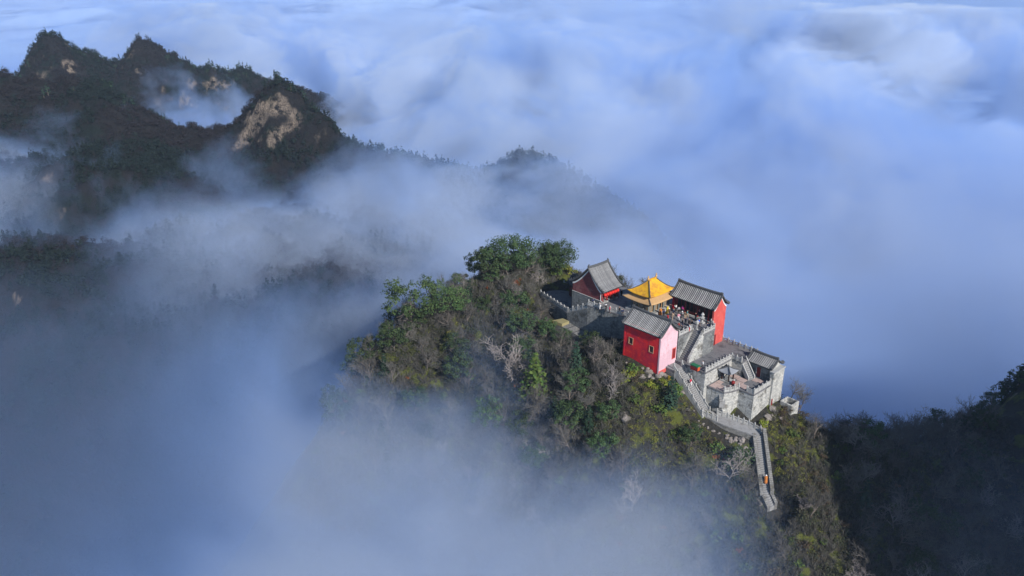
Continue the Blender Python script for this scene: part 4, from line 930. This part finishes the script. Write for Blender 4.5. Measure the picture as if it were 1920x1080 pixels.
MARKS = [(955, 500, "the largest hilltop tree"), (775, 590, "the big spreading edge tree"), (965, 690, "the large white limbed tree"), (1003, 725, "the light green conifer"), (1075, 625, "the old rubble buttress"), (1030, 560, "the shaded court's balustrade"),
         (850, 640, "the yellowish left bush"), (1130, 640, "the tall blue grey wall"), (1200, 690, "the front red hall"), (1300, 745, "the long stair"), (1378, 850, "the large dark green bush"), (1438, 880, "the lowest straight stair"), (1468, 770, "the water tank"),
         (1600, 800, "the skyline tree row's left half"), (1760, 800, "the skyline tree row's right half"), (1880, 760, "the right edge mountain's crest"), (700, 720, "the leaning far left tree")]
def where(px, py):
    mx, my, nm = min(MARKS, key=lambda m: math.hypot(m[0]-px, m[1]-py)); dx, dy = px-mx, py-my; d = math.hypot(dx, dy)
    far = "close " if d < 40 else ("" if d < 90 else ("well " if d < 160 else "far "))
    side = ("below" if dy > 0 else "above") if abs(dy) > 1.6*abs(dx) else (("right of" if dx > 0 else "left of") if abs(dx) > 1.6*abs(dy) else ("below and right of" if dx > 0 and dy > 0 else "below and left of" if dy > 0 else "above and right of" if dx > 0 else "above and left of"))
    return (far if " and " not in side else "")+side+" "+nm
size = lambda q, lo, hi: "small " if q < lo else ("tall " if q > hi else "")
mask_tree = lambda px, py: 0.0 if (1180 < px < 1480 and py < 860) else (0.25 if 1180 < px < 1560 else 1.0)
done = []
for x, y, z, px, py in scatter(62, lambda a, b: 1.0 if a < 1180 and b < 900 else (0.6 if a > 1500 else 0.12), 3.6, seed=5, done=done, m=1.5):
    ms, nm, lab = rg.choice([(EVER, "evergreen_tree", "dark green leafy tree "), (PINE, "pine_tree", "dark needled pine "), (EVER, "evergreen_tree", "dark green leafy tree ")])
    q = rg.uniform(0.7, 1.15); plant(nm, rg.choice(ms), size(q, 0.82, 1.0)+lab+where(px, py), "tree", (x, y, z-0.2), q, rr(), "trees scattered over the peak")
for x, y, z, px, py in scatter(215, mask_tree, 1.9, seed=6, done=done, m=1.0, tries=16000):
    pale = rg.random() < 0.12
    q = rg.uniform(0.75, 1.3); plant("bare_tree", rg.choice(PALE if pale else BARE), size(q, 0.93, 1.12)+("pale limbed bare tree " if pale else "grey bare twiggy tree ")+where(px, py), "tree", (x, y, z-0.2), q, rr(), "bare trees over the peak", 0.15)
for x, y, z, px, py in scatter(275, lambda a, b: 1.0 if (1180 < a < 1600) else 0.4, 1.1, tries=16000, seed=7, done=done, m=0.4, hgt=1.5):
    if 1440 < px < 1620: ms, lab = rg.choice([(BBUSH, "brown withered bush "), (BBUSH, "brown withered bush "), (GBUSH, "low green bush ")])
    elif 1180 < px <= 1440 and py < 850: ms, lab = rg.choice([(GBUSH, "low green bush "), (LIME, "yellow green bush "), (LIME, "yellow green bush "), (BBUSH, "brown withered bush ")])
    else: ms, lab = rg.choice([(BBUSH, "brown withered bush "), (GBUSH, "low green bush "), (GBUSH, "low green bush "), (RBUSH, "small rust coloured bush ")])
    q = rg.uniform(0.6, 1.2); plant("shrub", rg.choice(ms), ("" if lab[:3] in ("low", "sma") else "small " if q < 0.8 else "broad " if q > 1.0 else "")+lab+where(px, py), "shrub", (x, y, z-0.1), q, rr(), "bushes over the peak")
# bare trees in a row along the saddle's skyline
def crest_at(px, lo=640, hi=1000):
    Y = np.linspace(120, 215, 300)
    def hits(py):
        x = (px-960)/F_PX; y = -(py-540)/F_PX; d = (x, _c+y*_s, -_s+y*_c); t = Y/d[1]; m = CAM_H+d[2]*t < near_z(d[0]*t, Y); i = np.nonzero(m)[0]
        return (d[0]*t[i[0]], Y[i[0]]) if len(i) else None
    best = hits(hi)
    for _ in range(14):
        mid = (lo+hi)/2; q = hits(mid)
        if q: best, hi = q, mid
        else: lo = mid
    x, y = best; return float(x), float(y), float(near_z(np.array([x]), np.array([y]))[0])
for i in range(34):
    px = 1572+i*7.4+rg.uniform(-4, 4); x, y, z = crest_at(px); y += rg.uniform(-3.0, 0.5)
    z = float(near_z(np.array([x]), np.array([y]))[0])
    plant("bare_tree", rg.choice(BARE), "tall bare tree in the row along the saddle skyline at the right", "tree", (x, y, z-0.3), rg.uniform(0.8, 1.3), rr(), "bare trees along the saddle skyline", 0.08)
for i in range(14):
    px = 1800+i*9+rg.uniform(-4, 4); x, y, z = crest_at(px); y -= rg.uniform(0, 5); z = float(near_z(np.array([x]), np.array([y]))[0])
    plant("pine_tree", rg.choice(PINE+EVER), "dark tree on the mountain at the right edge of the frame", "tree", (x, y, z-0.3), rg.uniform(0.6, 0.9), rr(), "dark trees on the right edge mountain")
# loose stones shed along the foot of the walls
for k_, (u0, v0, u1, v1, n_) in enumerate([(20, -9.2, 31, -5.2, 22), (10, -9.6, 19, -9.6, 12), (1, -12.6, 10.5, -12.4, 10), (28.5, -2, 29.5, 8.5, 12), (-22, -10.8, -13, -10.2, 8), (32, -4, 38, -12, 12)]):
    for i in range(n_):
        t = rg.random(); x, y, _ = W(u0+(u1-u0)*t+rg.gauss(0, 0.4), v0+(v1-v0)*t+rg.gauss(0, 0.5)); sc_ = rg.uniform(0.25, 0.6)
        o = link("stone", BOULD[i % 4], None, (x, y, float(near_z(np.array([x]), np.array([y]))[0])+sc_*0.2), rr()); o.scale = (sc_*1.2, sc_, sc_)
        tag(o, ["loose stone lying below the rubble walkway", "loose stone along the outer rail of the long stair", "loose stone at the foot of the front red hall", "loose stone under the corner bastion's sunlit wall", "loose stone below the old rubble buttress", "loose stone beside the lowest straight stair"][k_], "stone", "loose stones along the walls")
# --- undergrowth nobody could count
def merge(parts, mats_name, mat, tf, kind='stuff'):
    """parts: list of (verts, quads) templates; tf: (template index, x, y, z, scale, rot)"""
    Vs, Fs, o = [], [], 0
    for ti, x, y, z, s, a in tf:
        v, f = parts[ti]; c, s_ = math.cos(a)*s, math.sin(a)*s
        q = np.empty_like(v); q[:, 0] = v[:, 0]*c-v[:, 1]*s_+x; q[:, 1] = v[:, 0]*s_+v[:, 1]*c+y; q[:, 2] = v[:, 2]*s+z
        Vs.append(q); Fs.append(f+o); o += len(v)
    return tag(link(mats_name, mesh_np(mats_name, np.concatenate(Vs), np.concatenate(Fs), mat)), kind=kind)
def tuft(seed, n, r, size, hgt):
    rg = random.Random(seed); pts = []
    for _ in range(n):
        a = rg.uniform(0, 6.28); d = r*math.sqrt(rg.random()); pts.append(((math.cos(a)*d, math.sin(a)*d, rg.uniform(0, hgt)*(1-0.5*d/r)), (0, 0, -0.3)))
    return leaf_quads(rg, pts, size, 0.6, 0.2)
def bulk(n, want, seed, hgt=0.5, zf=near_z, box=(-45, 112, 112, 216), m=0.05, blk=True):
    r = np.random.RandomState(seed); x = r.uniform(box[0], box[1], n); y = r.uniform(box[2], box[3], n); z = zf(x, y); dep = y*_c-(z-CAM_H)*_s; px = 960+F_PX*x/dep; py = 540-F_PX*(y*_s+(z-CAM_H)*_c)/dep
    ok = (px > -60) & (px < 1980) & (py > -40) & (py < 1130) & (r.random(n) < want(px, py, x, y, z))
    t = np.linspace(0.6, 0.99, 40)
    vis = np.ones(n, bool)
    for q in t:
        vis &= (CAM_H+(z+hgt-CAM_H)*q) > zf(x*q, y*q)
    ok &= vis; i = np.nonzero(ok)[0]
    return [(x[j], y[j], z[j], r.uniform(0, 6.28), r.random()) for j in i if not blk or free(x[j], y[j], m)]
tw = [tuft(500+i, 46, 0.8, 0.10, 0.8) for i in range(4)]
M_UNDER = mat_leaf("undergrowth leaf", (0.062, 0.058, 0.036), (0.022, 0.034, 0.018), 0, True)
M_GRASS = mat_leaf("grassy growth", (0.19, 0.22, 0.025), (0.14, 0.115, 0.04), 0, True)
sunny = lambda px, py, x, y, z: np.where((px > 1180) & (px < 1520) & (py < 900), 0.9, 0.04)
U1 = bulk(20000, lambda px, py, x, y, z: np.where((px > 1180) & (px < 1520) & (py < 880), 0.3, 0.85), 3)
merge(tw, "undergrowth", M_UNDER, [(i % 4, x, y, z-0.05, 0.7+1.3*s, a) for i, (x, y, z, a, s) in enumerate(U1)])
M_SCRUB = mat_leaf("scrub twig", (0.125, 0.118, 0.105), (0.045, 0.044, 0.039), 0, True)
def twiggy(seed, n=60, hgt=1.5, r=0.9):
    rg = random.Random(seed); V, F = [], []
    for i in range(n):
        a = rg.uniform(0, 6.28); p = Vector((rg.uniform(-.3, .3), rg.uniform(-.3, .3), rg.uniform(0, 0.5))); q = p+Vector((math.cos(a)*r*rg.random(), math.sin(a)*r*rg.random(), hgt*rg.uniform(0.3, 1)))*rg.uniform(0.5, 1)
        d = (q-p).orthogonal().normalized(); d = Matrix.Rotation(rg.uniform(0, 3.14), 3, (q-p).normalized())@d*0.028; V += [p-d, p+d, q+d*0.4, q-d*0.4]; F.append([4*i, 4*i+1, 4*i+2, 4*i+3])
    return np.array([tuple(x) for x in V]), np.array(F)
U3 = bulk(11000, lambda px, py, x, y, z: np.where((px > 1180) & (px < 1480) & (py < 880), 0.2, 0.8), 13)
merge([twiggy(700+i) for i in range(4)], "scrub", M_SCRUB, [(i % 4, x, y, z-0.05, 0.7+0.9*s, a) for i, (x, y, z, a, s) in enumerate(U3)])
U2 = bulk(30000, sunny, 4)
merge(tw, "grass", M_GRASS, [(i % 4, x, y, z-0.05, 0.45+0.65*s, a) for i, (x, y, z, a, s) in enumerate(U2)])
# --- forest on the range
def low_tree(seed, kind):
    rg = random.Random(seed); pts = []
    if kind == 'pine':
        for i in range(46):
            q = rg.random(); a = rg.uniform(0, 6.28); d = 1.7*(1-q)**0.8*math.sqrt(rg.random())+0.1; pts.append(((math.cos(a)*d, math.sin(a)*d, 1.2+5.8*q), (0, 0, 0.6+5.5*q)))
        return leaf_quads(rg, pts, 0.62, 0.4, 0.4)
    for i in range(60):
        d = Vector((rg.gauss(0, 1), rg.gauss(0, 1), rg.gauss(0, 1))).normalized()*(0.55+0.45*rg.random()); pts.append(((d.x*2.3, d.y*2.3, 3.2+d.z*2.0), (0, 0, 2.4)))
    return leaf_quads(rg, pts, 0.55, 0.4, 0.35)
LT = [low_tree(600+i, 'pine') for i in range(3)]+[low_tree(610+i, 'round') for i in range(4)]
fx, fy = np.meshgrid(np.linspace(-480, 170, 200), np.linspace(140, 800, 200)); 
def far_want(px, py, x, y, z):
    e = 2.5; sx_ = (far_z(x+e, y)-far_z(x-e, y))/(2*e); sy_ = (far_z(x, y+e)-far_z(x, y-e))/(2*e); sl = np.hypot(sx_, sy_)
    patch = fbm(x/45, y/45, 71, 3)
    return np.where((sl > 1.35+patch*0.5) & (y < 520), 0.15, 0.95)*np.where(z < -60, 0.4, 1.0)
FB = (-420, 130, 180, 740)
T1 = bulk(80000, far_want, 8, 4.0, far_z, FB, blk=False)
random.Random(3).shuffle(T1)
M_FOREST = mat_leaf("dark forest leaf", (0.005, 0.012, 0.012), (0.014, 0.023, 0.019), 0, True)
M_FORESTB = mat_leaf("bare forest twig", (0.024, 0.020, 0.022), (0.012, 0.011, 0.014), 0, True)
gr = [t for t in T1 if fbm(np.array([t[0]/60]), np.array([t[1]/60]), 77, 3)[0]+0.5*(t[4]-0.5) > -0.05]; gs = set(gr); br = [t for t in T1 if t not in gs]
# the largest and those along the crests are trees of their own
def crest(t):
    x, y, z = t[:3]; px, py = pix(x, y, z+6); return not np.any(far_z(np.array([x*q for q in (1.02, 1.05, 1.1, 1.2)]), np.array([y*q for q in (1.02, 1.05, 1.1, 1.2)])) > np.array([CAM_H+(z+6-CAM_H)*q for q in (1.02, 1.05, 1.1, 1.2)]))
own = []
for t in gr:
    if len(own) >= 230: break
    if crest(t): own.append(t)
os_ = set(own); rest = [t for t in gr if t not in os_]
LTM = [mesh_np("crown", v, f, M_PINE) for v, f in LT]
def far_where(px, py):
    if py < 175: return "on the skyline of the farthest ridge"
    if px < 430: return "on the long crest above the dark left mountainside"
    if px < 700: return "on the rocky peak in the middle of the range"
    return "on the low right end of the range among clouds"
for i, (x, y, z, a, s) in enumerate(own):
    px, py = pix(x, y, z); pine = i % 3 == 0
    e = thing("pine_tree" if pine else "ridge_tree", ("pointed dark pine " if pine else "rounded dark tree ")+far_where(px, py), "tree", (x, y, z-0.3), a, "trees along the far crests"); e.scale = (0.5+0.45*s,)*3
    link("crown", LTM[i % 3 if pine else 3+i % 4], e)
    if i == 0: V, Fc = limb_faces([(Vector((0, 0, -0.8)), Vector((0.05, 0, 4.2)), 0.2, 0.08)], 5); TR = bpy.data.meshes.new("trunk"); TR.from_pydata(V, [], Fc); TR.materials.append(M_BARK)
    link("trunk", TR, e)
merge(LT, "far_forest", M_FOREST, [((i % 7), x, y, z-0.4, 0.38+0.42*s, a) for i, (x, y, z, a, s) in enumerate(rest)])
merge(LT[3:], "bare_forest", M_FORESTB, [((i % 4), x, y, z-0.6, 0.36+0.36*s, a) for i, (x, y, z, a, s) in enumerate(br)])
# ================================================================== people
M_SKIN = mat_plain("skin", (0.46, 0.28, 0.20), (0.42, 0.25, 0.18)); M_HAIR = mat_plain("black hair", (0.02, 0.017, 0.015))
def skinned(name, joints, edges, mat, subdiv=1):
    m = bpy.data.meshes.new(name+"_cage"); m.from_pydata([j[:3] for j in joints], edges, []); o = link(name+"_cage", m)
    sk = o.modifiers.new("Skin", 'SKIN'); sk.use_smooth_shade = True
    for i, j in enumerate(joints):
        d = m.skin_vertices[0].data[i]; r = j[3]; d.radius = r if isinstance(r, tuple) else (r, r); d.use_root = i == 0
    ss = o.modifiers.new("Sub", 'SUBSURF'); ss.levels = subdiv; ss.render_levels = subdiv
    dg = bpy.context.evaluated_depsgraph_get(); me = bpy.data.meshes.new_from_object(o.evaluated_get(dg)); me.name = name
    me.materials.clear(); me.materials.append(mat); bpy.data.objects.remove(o); bpy.data.meshes.remove(m); return me
def pose(kind):
    """joint positions of a 1.7 m figure facing +y"""
    sw = {'stand': 0.02, 'walk': 0.22, 'photo': 0.04, 'climb': 0.2}[kind]; kz = 0.16 if kind == 'climb' else 0.0
    lean = 0.10 if kind == 'climb' else 0.0
    hipL, hipR = (-0.10, 0, 0.88), (0.10, 0, 0.88)
    J = dict(pelvis=(0, 0, 0.92), waist=(0, lean*0.4, 1.08), chest=(0, lean, 1.30), neck=(0, lean+0.01, 1.45), head=(0, lean+0.03, 1.57), top=(0, lean+0.02, 1.68), nose=(0, lean+0.135, 1.57))
    J.update(hipL=hipL, hipR=hipR, kneeL=(-0.11, sw*0.6+0.03, 0.48+kz), kneeR=(0.11, -sw*0.3+0.03, 0.48), ankL=(-0.11, sw*0.9, 0.09+kz*1.1), ankR=(0.11, -sw*0.9, 0.09), toeL=(-0.12, sw*0.9+0.16, 0.04+kz*1.1), toeR=(0.12, -sw*0.9+0.16, 0.04))
    if kind == 'photo': J.update(elL=(-0.27, 0.14, 1.15), elR=(0.27, 0.14, 1.15), wrL=(-0.12, 0.33, 1.42), wrR=(0.12, 0.33, 1.42), fiL=(-0.05, 0.36, 1.50), fiR=(0.05, 0.36, 1.50))
    else: J.update(elL=(-0.26, -sw*0.3, 1.12), elR=(0.26, sw*0.3+lean*0.3, 1.12), wrL=(-0.27, 0.05-sw*0.2, 0.88), wrR=(0.27, 0.08+sw*0.6, 0.90), fiL=(-0.26, 0.08-sw*0.2, 0.76), fiR=(0.26, 0.12+sw*0.6, 0.78))
    J.update(shL=(-0.19, lean, 1.39), shR=(0.19, lean, 1.39)); return J
RAD = dict(pelvis=0.12, waist=(0.12, 0.10), chest=(0.15, 0.11), neck=0.055, head=(0.085, 0.10), top=0.06, nose=0.018, hipL=0.09, hipR=0.09, kneeL=0.058, kneeR=0.058, ankL=0.042, ankR=0.042, toeL=0.035, toeR=0.035, shL=0.065, shR=0.065, elL=0.045, elR=0.045, wrL=0.033, wrR=0.033, fiL=0.03, fiR=0.03)
BODY_E = [("pelvis", "waist"), ("waist", "chest"), ("chest", "neck"), ("neck", "head"), ("head", "top"), ("head", "nose"), ("pelvis", "hipL"), ("pelvis", "hipR"), ("hipL", "kneeL"), ("kneeL", "ankL"), ("ankL", "toeL"), ("hipR", "kneeR"), ("kneeR", "ankR"), ("ankR", "toeR"), ("chest", "shL"), ("chest", "shR"), ("shL", "elL"), ("elL", "wrL"), ("wrL", "fiL"), ("shR", "elR"), ("elR", "wrR"), ("wrR", "fiR")]
def sub(kind, keys, extra, mat, name, scale=1.0):
    J = pose(kind); ks = list(keys); jo = []
    for q in ks: r = RAD[q]; jo.append((*J[q], tuple(x*scale+extra for x in r) if isinstance(r, tuple) else r*scale+extra))
    return skinned(name, jo, [(ks.index(a), ks.index(b)) for a, b in BODY_E if a in ks and b in ks], mat)
FIG = {}
for kd in ('stand', 'walk', 'photo', 'climb'):
    FIG[kd] = dict(body=sub(kd, RAD.keys(), 0, M_SKIN, "body"), jacket=sub(kd, ["pelvis", "waist", "chest", "shL", "shR", "elL", "elR", "wrL", "wrR"], 0.035, M_SKIN, "jacket"),
                   trousers=sub(kd, ["pelvis", "hipL", "hipR", "kneeL", "kneeR", "ankL", "ankR"], 0.028, M_SKIN, "trousers"))
    J = pose(kd); t, hd = Vector(J['top']), Vector(J['head'])
    FIG[kd]['hair'] = skinned("hair", [(*(t+Vector((0, -0.035, -0.02))), 0.105), (*(hd+Vector((0, -0.055, 0.03))), 0.10)], [(0, 1)], M_HAIR)
ROBE = MB().lathe((0, 0, 0.06), [(0.40, 0), (0.34, 0.4), (0.26, 0.85), (0.27, 1.15), (0.20, 1.34), (0.07, 1.38)], 10).mesh("robe", M_SKIN, True)
_cloth = {}
def cloth(c):
    if c not in _cloth: _cloth[c] = mat_plain("cloth", c, tuple(x*0.75 for x in c), 6.0)
    return _cloth[c]
def coloured(me, c):
    m = me.copy(); m.materials.clear(); m.materials.append(cloth(c)); return m
NAVY, BLACK, DGREY, BEIGE, WHITE, REDC, PINKC, BLUEC, ORNG, YEL, GREY, BROWN, TEAL, MAG = (0.02, 0.03, 0.08), (0.012, 0.012, 0.015), (0.05, 0.05, 0.055), (0.45, 0.34, 0.24), (0.75, 0.75, 0.75), (0.55, 0.02, 0.03), (0.70, 0.30, 0.36), (0.02, 0.10, 0.55), (0.50, 0.17, 0.03), (0.75, 0.55, 0.02), (0.30, 0.30, 0.32), (0.13, 0.08, 0.05), (0.03, 0.16, 0.18), (0.62, 0.06, 0.30)
def person(label, px, py, z, top, legs, kind='stand', face=None, hat=None, robe=False, hair=True, s=1.06, loc=None, group="visitors at the temple"):
    x, y = loc[:2] if loc else on_level(px, py, z)[:2]; z = loc[2] if loc else z
    e = thing("person", label, "person", (x, y, z), face if face is not None else random.uniform(0, 6.28), group); e.scale = (s, s, s); f = FIG[kind]
    link("body", f['body'], e); link("trousers", coloured(f['trousers'], legs), e)
    if robe: link("robe", coloured(ROBE, top), e)
    link("jacket", coloured(f['jacket'], top), e)
    if hat: 
        J = pose(kind)['top']; MB().lathe((J[0], J[1], J[2]-0.07), [(0.19, 0), (0.19, 0.03), (0.12, 0.04), (0.10, 0.12), (0.02, 0.15)], 8).build("hat", cloth(hat), e, True)
    elif hair: link("hair", f['hair'], e)
    return e
P0 = 0.02
for a in [
    ("person in a long orange robe by the golden hall's front steps", 1238, 590, P0, ORNG, ORNG, 'stand', None, None, True),
    ("person in a bright yellow coat and yellow hat in front of the golden hall", 1251, 588, P0, YEL, YEL, 'stand', None, YEL, True),
    ("person in navy clothes left of the white hatted visitor", 1244, 594, P0, NAVY, BLACK, 'stand'),
    ("person with white hat and brown coat in the crowd", 1254, 591, P0, BROWN, DGREY, 'stand', None, WHITE),
    ("person in bright red trousers and dark top near the front hall's ridge", 1252, 599, P0, DGREY, REDC, 'walk'),
    ("person in beige coat at the near edge of the crowd", 1260, 600, P0, BEIGE, BEIGE, 'photo'),
    ("person in pink hooded jacket standing before the columned hall", 1279, 587, P0, MAG, DGREY, 'stand', None, MAG),
    ("person in pale pink top and white trousers mid crowd", 1272, 601, P0, PINKC, WHITE, 'walk'),
    ("person in black beside the yellow coated visitor", 1257, 583, P0, BLACK, BLACK, 'photo'),
    ("person in white hat near the golden hall's right corner", 1261, 578, P0, DGREY, NAVY, 'stand', None, WHITE),
    ("person in white jacket behind the crowd", 1267, 584, P0, WHITE, DGREY, 'photo'),
    ("person in grey jacket looking at the columned hall", 1272, 588, P0, GREY, BLACK, 'stand'),
    ("person in navy anorak at the heart of the crowd", 1262, 592, P0, NAVY, BLACK, 'walk'),
    ("person in brown jacket and beige trousers on the pale steps", 1284, 598, P0, BROWN, BEIGE, 'stand'),
    ("person in grey coat and white hat at the right of the crowd", 1278, 597, P0, GREY, DGREY, 'photo', None, WHITE),
    ("person in beige trousers and teal top right of the crowd", 1288, 595, P0, TEAL, BEIGE, 'walk'),
    ("person in black coat at the left of the dark group", 1279, 612, P0, BLACK, NAVY, 'stand'),
    ("person in navy jacket in the middle of the dark group", 1285, 608, P0, NAVY, BLACK, 'photo'),
    ("person in dark grey jacket in the dark group", 1291, 611, P0, DGREY, BLACK, 'walk'),
    ("person in black with brown hat in the dark group", 1296, 614, P0, BLACK, DGREY, 'stand', None, BROWN),
    ("person in white top and red skirt at the head of the shaded stair", 1292, 621, P0, WHITE, REDC, 'stand'),
    ("person in dark red jacket by the balustrade left of the shaded stair", 1273, 618, P0, (0.28, 0.02, 0.03), BLACK, 'photo'),
    ("person in black leaning near the balustrade left of the shaded stair", 1277, 623, P0, BLACK, BLACK, 'stand'),
    ("person in bright blue jacket right of the crowd", 1310, 611, P0, BLUEC, BROWN, 'walk'),
    ("person in dark jacket in front of the columned hall's red rail", 1304, 600, P0, BLACK, DGREY, 'stand'),
    ("person in pinkish jacket beside the right column", 1311, 592, P0, PINKC, NAVY, 'photo'),
    ("person in navy coat at the right end of the court", 1326, 619, P0, NAVY, BLACK, 'stand'),
    ("person in black coat in the open court left of the golden hall", 1161, 588, P0, BLACK, BLACK, 'walk'),
    ("person in crimson jacket at the balustrade above the tall blue grey wall", 1143, 587, P0, (0.50, 0.02, 0.07), DGREY, 'stand'),
    ("person in dark coat and white hat next to the crimson jacket", 1136, 584, P0, BLACK, DGREY, 'photo', None, WHITE),
    ("person in dark clothes at the balustrade near the plum brick hall's corner", 1112, 572, P0, NAVY, BLACK, 'stand'),
    ("person in dark blue bending by the front hall's left ridge end", 1167, 592, P0, NAVY, DGREY, 'stand'),
    ("person in grey and white near the balustrade centre", 1125, 580, P0, GREY, WHITE, 'photo'),
    ("person in black by the red lanterns of the plum brick hall", 1165, 556, P0, BLACK, BLACK, 'stand'),
    ("person in white top walking on the middle terrace beside the red chest", 1317, 690, -5.48, WHITE, DGREY, 'walk'),
]: person(*a)
def on_stair(u0, v0, z0, n, rise, run, k): return W(u0+run*(k+0.5), v0, z0-rise*(k+0.5)+0.01)
person("person with pale hat and orange brown robe climbing the lowest straight stair", 0, 0, 0, ORNG, ORNG, 'climb', R(2), WHITE, True, loc=(51.9, 143.4-0.30*21.5, -16.0-0.345*21.5+0.02), s=1.1)
person("person in dark red jacket and white trousers on the long left stair", 0, 0, 0, (0.45, 0.02, 0.05), WHITE, 'climb', YAW+R(90), loc=on_stair(12.3, -6.5, -6.0, 26, 8.1/26, 7.9/26, 10))
